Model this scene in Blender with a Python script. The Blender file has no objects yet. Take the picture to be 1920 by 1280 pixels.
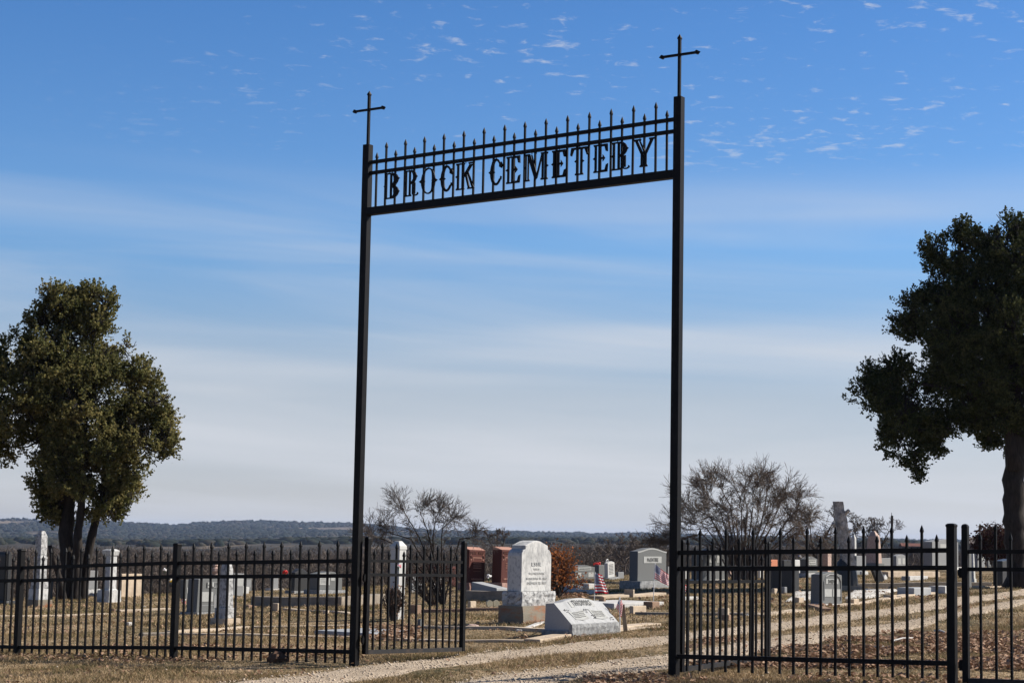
import bpy, bmesh, math, random
import numpy as np
from mathutils import Vector, Matrix
R = math.radians
random.seed(7)
C = bpy.context.scene.collection

# ------------------------------------------------------------ camera
F = 3488.0                       # focal length in pixels of the 1920 wide photograph
PITCH = math.atan(365 / F); ROLL = R(1.06); EYE = 1.28
_r0 = Vector((1, 0, 0)); _f = Vector((0, math.cos(PITCH), math.sin(PITCH))); _u0 = Vector((0, -math.sin(PITCH), math.cos(PITCH)))
_r = math.cos(ROLL) * _r0 + math.sin(ROLL) * _u0
_u = -math.sin(ROLL) * _r0 + math.cos(ROLL) * _u0
cam = bpy.data.cameras.new('camera'); camo = bpy.data.objects.new('camera', cam); C.objects.link(camo)
camo.matrix_world = Matrix(((_r.x, _u.x, -_f.x, 0), (_r.y, _u.y, -_f.y, 0), (_r.z, _u.z, -_f.z, EYE), (0, 0, 0, 1)))
cam.sensor_width = 36; cam.lens = 36 * F / 1920; cam.clip_start = 0.1; cam.clip_end = 30000
bpy.context.scene.camera = camo

# ------------------------------------------------------------ sky and sun
SUN_AZ = 14.0      # degrees from +x towards +y
SUN_EL = 37.0
scn = bpy.context.scene
scn.view_settings.view_transform = 'Standard'; scn.view_settings.look = 'None'
scn.view_settings.exposure = 0.75; scn.view_settings.gamma = 1.0
w = bpy.data.worlds.new('World'); scn.world = w; w.use_nodes = True
nt = w.node_tree; nt.nodes.clear()
def N(t, **k):
    n = nt.nodes.new(t)
    for a, b in k.items(): setattr(n, a, b)
    return n
def L(a, b): nt.links.new(a, b)
def MATH(op, a, b=None, c=None, clamp=False):
    n = N('ShaderNodeMath', operation=op, use_clamp=clamp)
    for i, v in enumerate((a, b, c)):
        if v is None: continue
        if isinstance(v, (int, float)): n.inputs[i].default_value = v
        else: L(v, n.inputs[i])
    return n.outputs[0]
def RANGE(v, a, b, c=0.0, d=1.0, smooth=True):
    n = N('ShaderNodeMapRange', interpolation_type='SMOOTHSTEP' if smooth else 'LINEAR')
    L(v, n.inputs[0])
    for i, q in enumerate((a, b, c, d)): n.inputs[i + 1].default_value = q
    return n.outputs[0]
sky = N('ShaderNodeTexSky', sky_type='NISHITA'); sky.sun_disc = False
sky.sun_elevation = R(SUN_EL); sky.sun_rotation = R(90 - SUN_AZ)
sky.air_density = 1.0; sky.dust_density = 0.35; sky.ozone_density = 3.0; sky.altitude = 350
tc = N('ShaderNodeTexCoord'); sp = N('ShaderNodeSeparateXYZ'); L(tc.outputs['Generated'], sp.inputs[0])
X, Y_, Z = sp.outputs
az = MATH('ARCTAN2', X, Y_); zc = MATH('MAXIMUM', Z, 0.0)
# deeper blue away from the horizon (clear dry winter air)
hs = N('ShaderNodeHueSaturation'); hs.inputs['Saturation'].default_value = 1.22; hs.inputs['Hue'].default_value = 0.505
L(sky.outputs[0], hs.inputs['Color'])
tint = N('ShaderNodeMix', data_type='RGBA', blend_type='MULTIPLY'); tint.inputs[0].default_value = 1
L(hs.outputs[0], tint.inputs[6])
cr = N('ShaderNodeValToRGB'); L(zc, cr.inputs[0])
e = cr.color_ramp.elements; e[0].position = 0.0; e[0].color = (.55, .53, .69, 1); e[1].position = 1.0; e[1].color = (.24, .29, .36, 1)
for pos, c_ in ((.03, (.575, .55, .72)), (.075, (.66, .60, .67)), (.157, (.75, .84, .93)), (.272, (.64, .79, .92)), (.5, (.40, .50, .60))):
    m = e.new(pos); m.color = (*c_, 1)
L(cr.outputs[0], tint.inputs[7])
# thin cirrus in long level streaks
cb = N('ShaderNodeCombineXYZ'); L(MATH('MULTIPLY', az, 2.2), cb.inputs[0])
L(MATH('ADD', MATH('MULTIPLY', zc, 26.0), MATH('MULTIPLY', az, 1.2)), cb.inputs[1])
n1 = N('ShaderNodeTexNoise'); L(cb.outputs[0], n1.inputs[0]); n1.inputs['Scale'].default_value = 1.0
n1.inputs['Detail'].default_value = 7; n1.inputs['Roughness'].default_value = .52; n1.inputs['Distortion'].default_value = .5
n4 = N('ShaderNodeTexNoise'); cb4 = N('ShaderNodeCombineXYZ'); L(MATH('MULTIPLY', az, 1.1), cb4.inputs[0]); L(MATH('MULTIPLY', zc, 17.0), cb4.inputs[1]); cb4.inputs[2].default_value = 3.7
L(cb4.outputs[0], n4.inputs[0]); n4.inputs['Scale'].default_value = 1.0; n4.inputs['Detail'].default_value = 3; n4.inputs['Distortion'].default_value = .3
broad = RANGE(n4.outputs[0], .42, .62)
cir = MATH('MULTIPLY', MATH('ADD', MATH('MULTIPLY', RANGE(n1.outputs[0], .38, .74), .38), MATH('MULTIPLY', broad, .36)), RANGE(zc, .205, .155))
cir = MATH('ADD', cir, MATH('MULTIPLY', RANGE(zc, .14, .05), .38), clamp=True)
# small cloud flecks of a high layer
q = MATH('ADD', zc, .05); cb2 = N('ShaderNodeCombineXYZ'); L(MATH('DIVIDE', X, q), cb2.inputs[0]); L(MATH('DIVIDE', Y_, q), cb2.inputs[1])
n2 = N('ShaderNodeTexNoise'); L(cb2.outputs[0], n2.inputs[0]); n2.inputs['Scale'].default_value = 21
n2.inputs['Detail'].default_value = 6; n2.inputs['Roughness'].default_value = .62; n2.inputs['Distortion'].default_value = .35
n3 = N('ShaderNodeTexNoise'); L(cb2.outputs[0], n3.inputs[0]); n3.inputs['Scale'].default_value = 1.5; n3.inputs['Detail'].default_value = 2
pf = MATH('MULTIPLY', RANGE(MATH('ADD', n2.outputs[0], MATH('MULTIPLY', n3.outputs[0], .45)), .785, 1.02), RANGE(zc, .165, .225))
pf = MATH('MULTIPLY', MATH('MULTIPLY', pf, RANGE(az, -.28, .02, .10, 1.0)), .55)
mix = N('ShaderNodeMix', data_type='RGBA'); L(MATH('MAXIMUM', cir, pf, clamp=True), mix.inputs[0]); L(tint.outputs[2], mix.inputs[6])
mix.inputs[7].default_value = (4.75, 4.95, 5.35, 1)
bg = N('ShaderNodeBackground'); bg.inputs[1].default_value = 0.084; L(mix.outputs[2], bg.inputs[0])
wo = N('ShaderNodeOutputWorld'); L(bg.outputs[0], wo.inputs[0])
sd = bpy.data.lights.new('sun', 'SUN'); sd.energy = 5.0; sd.angle = R(.5); sd.color = (1, .95, .87)
so = bpy.data.objects.new('sun', sd); C.objects.link(so)
SV = Vector((math.cos(R(SUN_EL)) * math.cos(R(SUN_AZ)), math.cos(R(SUN_EL)) * math.sin(R(SUN_AZ)), math.sin(R(SUN_EL))))
so.rotation_euler = SV.to_track_quat('Z', 'Y').to_euler(); so.location = (20, 20, 30)

# ------------------------------------------------------------ materials
def mat(name, base, rough=.8, vary=None, scale=8, spec=.3, bump=0, bscale=60, metallic=0, stretch=None, speck=None, lo=.35, hi=.65, translucent=0):
    """procedural: base colour broken up by noise towards `vary`, fine specks and bump"""
    m = bpy.data.materials.new(name); m.use_nodes = True; t = m.node_tree; b = t.nodes['Principled BSDF']
    b.inputs['Roughness'].default_value = rough; b.inputs['Specular IOR Level'].default_value = spec; b.inputs['Metallic'].default_value = metallic
    tc = t.nodes.new('ShaderNodeTexCoord'); co = tc.outputs['Object']
    if stretch:
        mp = t.nodes.new('ShaderNodeMapping'); mp.inputs['Scale'].default_value = stretch; t.links.new(co, mp.inputs[0]); co = mp.outputs[0]
    col = None
    if vary:
        n = t.nodes.new('ShaderNodeTexNoise'); n.inputs['Scale'].default_value = scale; n.inputs['Detail'].default_value = 6; n.inputs['Roughness'].default_value = .65
        t.links.new(co, n.inputs[0]); r = t.nodes.new('ShaderNodeValToRGB'); r.color_ramp.elements[0].position = lo; r.color_ramp.elements[1].position = hi
        r.color_ramp.elements[0].color = (*base, 1); r.color_ramp.elements[1].color = (*vary, 1); t.links.new(n.outputs[0], r.inputs[0]); col = r.outputs[0]
    if speck:
        sc, amt, sc_col = speck
        n = t.nodes.new('ShaderNodeTexNoise'); n.inputs['Scale'].default_value = sc; n.inputs['Detail'].default_value = 3; t.links.new(co, n.inputs[0])
        r = t.nodes.new('ShaderNodeMapRange'); r.inputs[1].default_value = .52; r.inputs[2].default_value = .62; r.inputs[4].default_value = amt; t.links.new(n.outputs[0], r.inputs[0])
        x = t.nodes.new('ShaderNodeMix'); x.data_type = 'RGBA'; t.links.new(r.outputs[0], x.inputs[0])
        if col: t.links.new(col, x.inputs[6])
        else: x.inputs[6].default_value = (*base, 1)
        x.inputs[7].default_value = (*sc_col, 1); col = x.outputs[2]
    if col: t.links.new(col, b.inputs['Base Color'])
    else: b.inputs['Base Color'].default_value = (*base, 1)
    if bump:
        n = t.nodes.new('ShaderNodeTexNoise'); n.inputs['Scale'].default_value = bscale; n.inputs['Detail'].default_value = 5; t.links.new(co, n.inputs[0])
        bp = t.nodes.new('ShaderNodeBump'); bp.inputs['Strength'].default_value = bump; bp.inputs['Distance'].default_value = .01
        t.links.new(n.outputs[0], bp.inputs['Height']); t.links.new(bp.outputs[0], b.inputs['Normal'])
    if translucent:
        tr = t.nodes.new('ShaderNodeBsdfTranslucent'); ms = t.nodes.new('ShaderNodeMixShader'); ms.inputs[0].default_value = translucent
        if col: t.links.new(col, tr.inputs[0])
        else: tr.inputs[0].default_value = (*base, 1)
        out = t.nodes['Material Output']; t.links.new(b.outputs[0], ms.inputs[1]); t.links.new(tr.outputs[0], ms.inputs[2]); t.links.new(ms.outputs[0], out.inputs[0])
    return m
def multi_mat(name, cols, scale, rough=.95, detail=8, bump=0, bscale=30, spec=.1, translucent=0, fine=0, rough_n=.7):
    """noise through a ramp of several colours, world-scale coordinates"""
    m = bpy.data.materials.new(name); m.use_nodes = True; t = m.node_tree; b = t.nodes['Principled BSDF']
    b.inputs['Roughness'].default_value = rough; b.inputs['Specular IOR Level'].default_value = spec
    g = t.nodes.new('ShaderNodeNewGeometry')
    n = t.nodes.new('ShaderNodeTexNoise'); n.inputs['Scale'].default_value = scale; n.inputs['Detail'].default_value = detail; n.inputs['Roughness'].default_value = rough_n
    t.links.new(g.outputs['Position'], n.inputs[0]); src = n.outputs[0]
    if fine:
        wn = t.nodes.new('ShaderNodeTexNoise'); wn.inputs['Scale'].default_value = fine; wn.inputs['Detail'].default_value = 2
        t.links.new(g.outputs['Position'], wn.inputs[0])
        a = t.nodes.new('ShaderNodeMath'); a.operation = 'MULTIPLY_ADD'; t.links.new(wn.outputs[0], a.inputs[0]); a.inputs[1].default_value = .9; t.links.new(src, a.inputs[2])
        s = t.nodes.new('ShaderNodeMath'); s.operation = 'SUBTRACT'; t.links.new(a.outputs[0], s.inputs[0]); s.inputs[1].default_value = .45; src = s.outputs[0]
    r = t.nodes.new('ShaderNodeValToRGB'); t.links.new(src, r.inputs[0]); el = r.color_ramp.elements
    while len(el) < len(cols): el.new(.5)
    for i, (p, c) in enumerate(cols): el[i].position = p
    for i, (p, c) in enumerate(cols): el[i].color = (*c, 1)
    t.links.new(r.outputs[0], b.inputs['Base Color'])
    if bump:
        bn = t.nodes.new('ShaderNodeTexNoise'); bn.inputs['Scale'].default_value = bscale; bn.inputs['Detail'].default_value = 6; t.links.new(g.outputs['Position'], bn.inputs[0])
        bp = t.nodes.new('ShaderNodeBump'); bp.inputs['Strength'].default_value = bump; bp.inputs['Distance'].default_value = .05
        t.links.new(bn.outputs[0], bp.inputs['Height']); t.links.new(bp.outputs[0], b.inputs['Normal'])
    if translucent:
        tr = t.nodes.new('ShaderNodeBsdfTranslucent'); ms = t.nodes.new('ShaderNodeMixShader'); ms.inputs[0].default_value = translucent
        t.links.new(r.outputs[0], tr.inputs[0]); out = t.nodes['Material Output']
        t.links.new(b.outputs[0], ms.inputs[1]); t.links.new(tr.outputs[0], ms.inputs[2]); t.links.new(ms.outputs[0], out.inputs[0])
    return m
M = {}
M['iron'] = mat('black painted iron', (.005, .005, .0055), .5, vary=(.009, .008, .0078), scale=14, spec=.11, bump=.08, bscale=120)
M['iron_worn'] = mat('worn black iron', (.016, .015, .015), .6, vary=(.06, .04, .03), scale=9, spec=.25, lo=.5, hi=.8)
M['marble'] = mat('weathered white marble', (0.482, 0.473, 0.447), .7, vary=(0.189, 0.189, 0.189), scale=5, stretch=(1, 1, .55), bump=.2, speck=(26, .5, (0.189, 0.189, 0.189)), lo=.47, hi=.75)
M['marble_rough'] = mat('rock faced marble', (0.447, 0.439, 0.421), .85, vary=(0.112, 0.112, 0.112), scale=9, bump=.8, bscale=25, speck=(22, .7, (0.103, 0.103, 0.103)), lo=.42, hi=.75)
M['marble_clean'] = mat('pale marble', (0.482, 0.473, 0.447), .65, vary=(0.430, 0.421, 0.396), scale=4, bump=.1)
M['granite'] = mat('grey granite', (0.132, 0.133, 0.128), .6, vary=(0.104, 0.106, 0.102), scale=60, speck=(240, .4, (0.184, 0.184, 0.180)), spec=.15)
M['granite_light'] = mat('light grey granite', (0.224, 0.224, 0.220), .6, vary=(0.184, 0.184, 0.184), scale=50, speck=(220, .5, (0.136, 0.136, 0.136)), spec=.15)
M['granite_rough'] = mat('rock pitched light granite', (0.272, 0.272, 0.264), .85, vary=(0.144, 0.144, 0.144), scale=18, bump=.9, bscale=30)
M['granite_dark'] = mat('dark granite', (.045, .045, .046), .4, vary=(.03, .03, .03), scale=60, spec=.2)
M['granite_pale'] = mat('pale slant granite', (.36, .36, .355), .65, vary=(.31, .31, .305), scale=50, speck=(220, .4, (.22, .22, .22)), spec=.12)
M['letter_marble'] = mat('worn letters in marble', (.38, .38, .37), .85, vary=(.44, .44, .42), scale=30)
M['panel'] = mat('frosted granite panel', (0.336, 0.336, 0.316), .8, vary=(0.288, 0.288, 0.272), scale=30)
M['letter'] = mat('dark cut lettering', (.11, .11, .105), .7)
M['letter_faint'] = mat('worn cut lettering', (0.272, 0.268, 0.256), .8)
M['red_granite'] = mat('red granite', (.088, .031, .025), .55, vary=(.066, .023, .019), scale=70, speck=(300, .3, (.17, .085, .065)), spec=.12)
M['red_rough'] = mat('rough pink granite', (0.331, 0.216, 0.173), .85, vary=(0.202, 0.101, 0.079), scale=20, bump=.8, bscale=30)
M['red_light'] = mat('frosted and sunlit red granite', (0.336, 0.176, 0.128), .8)
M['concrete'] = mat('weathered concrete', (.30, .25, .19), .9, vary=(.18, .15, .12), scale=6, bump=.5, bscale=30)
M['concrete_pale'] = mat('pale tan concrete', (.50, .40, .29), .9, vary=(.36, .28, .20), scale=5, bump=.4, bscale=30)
M['concrete_white'] = mat('white grave slab', (.50, .48, .45), .85, vary=(.38, .365, .34), scale=5, bump=.3)
M['concrete_rust'] = mat('rust stained concrete base', (0.187, 0.162, 0.122), .9, vary=(0.245, 0.094, 0.040), scale=3.2, bump=.4, bscale=30, stretch=(.6, .6, 1.6), lo=.48, hi=.62)
M['brick'] = mat('brown sandstone block', (.28, .18, .115), .9, vary=(.20, .125, .085), scale=9, bump=.5)
M['slab_blue'] = mat('blue grey ledger', (.25, .255, .26), .7, vary=(.33, .33, .325), scale=3)
M['bark'] = mat('dark shaggy bark', (.034, .026, .021), .95, vary=(.015, .012, .010), scale=9, stretch=(3, 3, .5), bump=1, bscale=20)
M['twig'] = mat('grey brown twigs', (.12, .088, .068), .9, vary=(.095, .075, .062), scale=2)
M['twig_dark'] = mat('dark twigs', (.06, .048, .042), .9, vary=(.09, .07, .06), scale=3)
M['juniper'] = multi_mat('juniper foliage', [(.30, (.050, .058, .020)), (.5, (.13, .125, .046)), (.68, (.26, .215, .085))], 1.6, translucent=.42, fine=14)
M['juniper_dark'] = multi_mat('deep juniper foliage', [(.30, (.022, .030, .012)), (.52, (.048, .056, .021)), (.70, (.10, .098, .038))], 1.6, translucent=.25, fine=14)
M['rust_leaf'] = multi_mat('rusty leaves', [(.35, (.15, .045, .02)), (.5, (.34, .12, .04)), (.65, (.06, .04, .02))], 9, translucent=.3)
M['dark_red_leaf'] = multi_mat('dark red leaves', [(.35, (.05, .05, .02)), (.5, (.060, .022, .020)), (.68, (.03, .018, .014))], 9, translucent=.25)
M['seed'] = multi_mat('dry seed heads', [(.35, (.13, .09, .065)), (.55, (.17, .10, .07)), (.7, (.08, .06, .05))], 5)
M['dry_leaf'] = multi_mat('fallen oak leaves', [(.3, (.09, .045, .028)), (.45, (.22, .125, .08)), (.58, (.38, .265, .18)), (.70, (.15, .065, .04))], 23, detail=3, translucent=.1)
M['grass'] = multi_mat('winter grass', [(.30, (.09, .08, .035)), (.42, (.20, .145, .075)), (.55, (.36, .25, .14)), (.72, (.54, .40, .25))], .5, detail=10, translucent=.15, fine=24)
M['grass_green'] = multi_mat('green winter grass', [(.30, (.06, .07, .024)), (.5, (.12, .12, .048)), (.72, (.32, .25, .13))], .7, detail=10, translucent=.15, fine=24)
M['ground'] = multi_mat('dry turf soil', [(.34, (.065, .06, .03)), (.45, (.15, .11, .06)), (.56, (.26, .185, .105)), (.70, (.36, .27, .17))], .55, detail=14, bump=.9, bscale=26, fine=9)
M['gravel'] = multi_mat('crushed limestone', [(.28, (.25, .192, .137)), (.46, (.375, .296, .214)), (.64, (.47, .38, .285))], 1.3, detail=14, bump=.6, bscale=45, fine=30)
M['pebble'] = multi_mat('limestone pebbles', [(.34, (.26, .20, .145)), (.5, (.44, .355, .265)), (.66, (.56, .465, .36))], 37, detail=2)
M['white_gravel'] = multi_mat('white gravel', [(.35, (.30, .26, .22)), (.5, (.60, .56, .50)), (.65, (.75, .72, .66))], 8, detail=8, bump=1, bscale=35, fine=30)
M['valley'] = multi_mat('valley floor scrub', [(.40, (.026, .024, .019)), (.56, (.05, .042, .032)), (.66, (.20, .15, .10))], .010, detail=10)
M['hill'] = multi_mat('wooded hillside', [(.36, (.016, .017, .012)), (.50, (.045, .038, .026)), (.58, (.11, .085, .055)), (.69, (.27, .20, .135))], .0040, detail=14)
M['wood'] = multi_mat('bare winter wood', [(.35, (.070, .054, .044)), (.5, (.10, .080, .066)), (.66, (.145, .115, .095))], .05, detail=6)
M['white_wall'] = mat('white painted wall', (.72, .71, .68), .8, vary=(.6, .6, .58), scale=.3)
M['roof_red'] = mat('dull red roof', (.16, .06, .045), .8, vary=(.12, .05, .04), scale=.5)
M['roof_grey'] = mat('grey brown roof', (.14, .11, .095), .8, vary=(.1, .08, .075), scale=.5)
M['window'] = mat('dark window glass', (.02, .025, .03), .15, spec=.6)
M['wood_post'] = mat('weathered wooden stake', (.27, .22, .16), .9, vary=(.17, .13, .09), scale=12, stretch=(2, 2, .4))
M['pole_white'] = mat('white plastic pole', (.7, .7, .68), .5)
M['fl_red'] = mat('red artificial petals', (.6, .02, .02), .6); M['fl_white'] = mat('white artificial petals', (.78, .76, .74), .6)
M['fl_yellow'] = mat('yellow artificial petals', (.75, .5, .03), .6); M['fl_pink'] = mat('pink artificial petals', (.7, .16, .2), .6)
M['fl_green'] = mat('green plastic stems', (.03, .09, .03), .6)
M['stone_pink'] = mat('pinkish stone', (.45, .33, .27), .8, vary=(.3, .2, .16), scale=20)
M['yellow_stone'] = mat('pale yellow stone', (.62, .56, .38), .8, vary=(.5, .44, .3), scale=12)
M['bark_stone'] = mat('weathered carved stone', (.46, .41, .36), .9, vary=(.20, .175, .15), scale=8, bump=1, bscale=22, speck=(20, .5, (.12, .11, .10)))
M['blue'] = mat('blue plastic', (.03, .12, .5), .5)
M['terracotta'] = mat('terracotta tile', (.42, .15, .08), .8)
M['dirt'] = mat('clod of earth', (.14, .075, .045), 1, vary=(.07, .045, .03), scale=12, bump=1, bscale=30)

# ------------------------------------------------------------ helpers
def link(o, parent=None):
    C.objects.link(o)
    if parent: o.parent = parent
    return o
class MB:
    def __init__(s): s.v = []; s.f = []
    def add(s, vs, fs):
        k = len(s.v); s.v += [tuple(p) for p in vs]; s.f += [tuple(i + k for i in f) for f in fs]; return s
    def box(s, x0, x1, y0, y1, z0, z1, zx=0.0):      # zx: z change per x (slope)
        vs = [(x, y, z + zx * x) for z in (z0, z1) for y in (y0, y1) for x in (x0, x1)]
        return s.add(vs, [(0, 2, 3, 1), (4, 5, 7, 6), (0, 1, 5, 4), (2, 6, 7, 3), (0, 4, 6, 2), (1, 3, 7, 5)])
    def loft(s, rings, cap=True):
        n = len(rings[0]); vs = [p for r in rings for p in r]; fs = []
        for k in range(len(rings) - 1):
            for i in range(n):
                j = (i + 1) % n; fs.append((k * n + i, k * n + j, (k + 1) * n + j, (k + 1) * n + i))
        if cap: fs.append(tuple(reversed(range(n)))); fs.append(tuple(range((len(rings) - 1) * n, len(rings) * n)))
        return s.add(vs, fs)
    def sq(s, levels, cx=0, cy=0):                   # stack of (half x, half y, z)
        return s.loft([[(cx - a, cy - b, z), (cx + a, cy - b, z), (cx + a, cy + b, z), (cx - a, cy + b, z)] for a, b, z in levels])
    def prism(s, poly, y0, y1):                      # poly in x,z counter clockwise seen from -y
        n = len(poly)
        return s.add([(x, y0, z) for x, z in poly] + [(x, y1, z) for x, z in poly],
                     [tuple(range(n)), tuple(reversed(range(n, 2 * n)))] + [((i + 1) % n, i, i + n, (i + 1) % n + n) for i in range(n)])
    def tube(s, pts, rad, n=6):
        rings = []
        for k, p in enumerate(pts):
            p = Vector(p); a = Vector(pts[max(k - 1, 0)]); b = Vector(pts[min(k + 1, len(pts) - 1)]); d = (b - a).normalized()
            t = Vector((0, 0, 1)) if abs(d.z) < .9 else Vector((1, 0, 0)); u = d.cross(t).normalized(); v = d.cross(u)
            r = rad[k] if isinstance(rad, (list, tuple)) else rad
            rings.append([p + u * (r * math.cos(2 * math.pi * i / n)) + v * (r * math.sin(2 * math.pi * i / n)) for i in range(n)])
        return s.loft(rings)
    def blob(s, c, r, seed=0, jit=.18, n=7, mrows=5, sz=1.0):
        rg = random.Random(seed); rings = []
        for k in range(1, mrows):
            th = math.pi * k / mrows
            rings.append([(c[0] + r * math.sin(th) * math.cos(2 * math.pi * i / n) * (1 + rg.uniform(-jit, jit)),
                           c[1] + r * math.sin(th) * math.sin(2 * math.pi * i / n) * (1 + rg.uniform(-jit, jit)),
                           c[2] - r * sz * math.cos(th) * (1 + rg.uniform(-jit, jit))) for i in range(n)])
        return s.loft(rings)
    def build(s, name, m, parent=None, loc=None, smooth=False, bevel=0):
        me = bpy.data.meshes.new(name); me.from_pydata(s.v, [], s.f); me.materials.append(M[m] if isinstance(m, str) else m)
        if bevel:
            bm = bmesh.new(); bm.from_mesh(me); bmesh.ops.recalc_face_normals(bm, faces=bm.faces)
            es = [ed for ed in bm.edges if len(ed.link_faces) == 2 and ed.calc_face_angle(0) > .6]
            bmesh.ops.bevel(bm, geom=es, offset=bevel, segments=1, affect='EDGES', clamp_overlap=True); bm.to_mesh(me); bm.free()
        else:
            bm = bmesh.new(); bm.from_mesh(me); bmesh.ops.recalc_face_normals(bm, faces=bm.faces); bm.to_mesh(me); bm.free()
        if smooth: me.polygons.foreach_set('use_smooth', [True] * len(me.polygons))
        o = bpy.data.objects.new(name, me); link(o, parent)
        if loc is not None: o.location = loc
        return o
def fast_mesh(name, V, Fc, m, parent=None, nside=None, loc=(0, 0, 0)):
    """V (n,3) array, Fc (m,k) array of equal sized faces"""
    me = bpy.data.meshes.new(name); V = np.asarray(V, dtype=np.float32); Fc = np.asarray(Fc, dtype=np.int32); k = Fc.shape[1]
    me.vertices.add(len(V)); me.vertices.foreach_set('co', V.ravel()); me.loops.add(Fc.size); me.loops.foreach_set('vertex_index', Fc.ravel())
    me.polygons.add(len(Fc)); me.polygons.foreach_set('loop_start', np.arange(0, Fc.size, k, dtype=np.int32))
    me.update(calc_edges=True); me.materials.append(M[m])
    o = bpy.data.objects.new(name, me); link(o, parent); o.location = loc
    return o
def tag(o, label, cat, group=None):
    o['label'] = label; o['category'] = cat
    if group: o['group'] = group
    return o
def thing(name, loc, label, cat, group=None, rz=0.0):
    o = bpy.data.objects.new(name, None); o.empty_display_size = .2; C.objects.link(o); o.location = loc; o.rotation_euler = (0, 0, rz)
    return tag(o, label, cat, group)
def structure(o): o['kind'] = 'structure'; return o
def stuff(o): o['kind'] = 'stuff'; return o
def copy_part(o, parent, loc=None):
    c = o.copy(); C.objects.link(c); c.parent = parent
    if loc is not None: c.location = loc
    return c

# ------------------------------------------------------------ terrain
def px_of(x, y): return 960 + F * x / np.maximum(y, 1e-3)
_pxs = [-600, 0, 350, 650, 960, 1150, 1400, 1700, 2400]
_top = [-34, -33, -32, -25, -14, -9, -5, -3, 0]          # wood tops, photo pixels above the true horizon
_fld = [-30, -28, -27, -16, -12, -9, -7, -5, -5]          # far fields
_rpx = [-600, 0, 100, 330, 450, 650, 800, 960, 1100, 1230, 1400, 1700, 1920, 2500]
_rel = [10, 10, 14, 10, 17, 15, 9, 10, 9.5, 8, 7, 6.5, 6, 8]
def plateau(x): return 1.255 - .30 * np.tanh(np.asarray(x, float) / 9.0)
def crest(x): return np.clip(53 + 1.4 * np.asarray(x, float), 36, 84)
def Gn(x, y):
    """height of the land (numpy), world z"""
    x = np.asarray(x, float); y = np.asarray(y, float); r = np.hypot(x, y)
    px = np.where(y > 1, px_of(x, y), np.where(x < 0, -600, 2400)); px = np.clip(px, -600, 2400)
    t = np.maximum(y - crest(x), 0); zp = -plateau(x) - .11 * t * t / (t + 12)
    zp = zp + .02 * np.sin(x * .9 + 1) * np.sin(y * .55) + .012 * np.sin(x * 2.3) * np.sin(y * 1.9 + 2)
    top = np.interp(px, _pxs, _top); fld = np.interp(px, _pxs, _fld)
    zv = top * r / F - 9.3; zf = fld * r / F; k = np.clip((r - 600) / 500, 0, 1); k = k * k * (3 - 2 * k)
    zv = zv * (1 - k) + zf * k
    return np.maximum(zp, zv) + EYE
def G(x, y): return float(Gn(x, y))
def ray(px, py): return (_f + _r * ((px - 960) / F) + _u * ((640 - py) / F))
def at(px, py, Y):
    d = ray(px, py); return Vector((d.x, d.y, d.z)) * (Y / d.y) + Vector((0, 0, EYE))
def ground_at(px, py):
    lo, hi = 5.0, 400.0; Y = 8.0; prev = 8.0
    while Y < 300:
        p = at(px, py, Y)
        if p.z < G(p.x, p.y): break
        prev = Y; Y += .25
    lo, hi = prev, Y
    for _ in range(20):
        mid = (lo + hi) / 2; p = at(px, py, mid)
        if p.z < G(p.x, p.y): hi = mid
        else: lo = mid
    p = at(px, py, hi); return Vector((p.x, p.y, G(p.x, p.y)))
def project(p):
    q = Vector(p) - Vector((0, 0, EYE)); d = q.dot(_f)
    return 960 + F * q.dot(_r) / d, 640 - F * q.dot(_u) / d

def polar_sheet(name, radii, m, zfun):
    az = np.concatenate([np.linspace(-180, -24, 60)[:-1], np.linspace(-24, 24, 420), np.linspace(24, 180, 60)[1:]]) * math.pi / 180
    A, Rr = np.meshgrid(az, radii); x = Rr * np.sin(A); y = Rr * np.cos(A); z = zfun(x, y)
    V = np.stack([x, y, z], -1).reshape(-1, 3); nr, na = A.shape
    i = np.arange(nr - 1)[:, None] * na; j = np.arange(na - 1)[None, :]
    a = (i + j).ravel(); Fc = np.stack([a, a + 1, a + na + 1, a + na], 1)[:, ::-1]
    o = fast_mesh(name, V, Fc, m); o.data.polygons.foreach_set('use_smooth', [True] * len(Fc)); return structure(o)
polar_sheet('ground', np.concatenate([[.05], np.geomspace(2, 130, 230)]), 'ground', Gn)
polar_sheet('valley_floor', np.concatenate([np.geomspace(129.9, 1400, 70)]), 'valley', lambda x, y: Gn(x, y) - .02)
def hillz(x, y):
    r = np.hypot(x, y); px = np.where(y > 1, px_of(x, y), np.where(x < 0, -600, 2500)); px = np.clip(px, -600, 2500)
    base = np.interp(px, _pxs, _fld); ridge = np.interp(px, _rpx, _rel)
    k = np.clip((r - 1700) / 2100, 0, 1); k = k * k * (3 - 2 * k)
    k2 = np.clip((r - 3800) / 1500, 0, 1)
    el = base * (1 - k) + (ridge - 3.2) * k
    roll = (3.0 * np.sin(x / 170 + 1.3 * np.sin(r / 260)) * np.sin(r / 210 + x / 330) + 1.6 * np.sin(x / 61 + r / 400) * np.sin(x / 143)) * np.clip((r - 1500) / 500, 0, 1) * (1 - k2 * .5)
    tr = np.random.RandomState(3).rand(*x.shape) * (1.0 * np.clip((r - 1600) / 800, 0, 1) + 2.2 * np.clip((r - 3500) / 150, 0, 1))
    tr *= (np.sin(x / 61 + r / 97) + np.sin(x / 23 - r / 71) > -.5)
    z = el * r / F + EYE + roll + tr
    z = np.where(r < 1400, Gn(x, y), z)
    return z - k2 * 16
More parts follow.
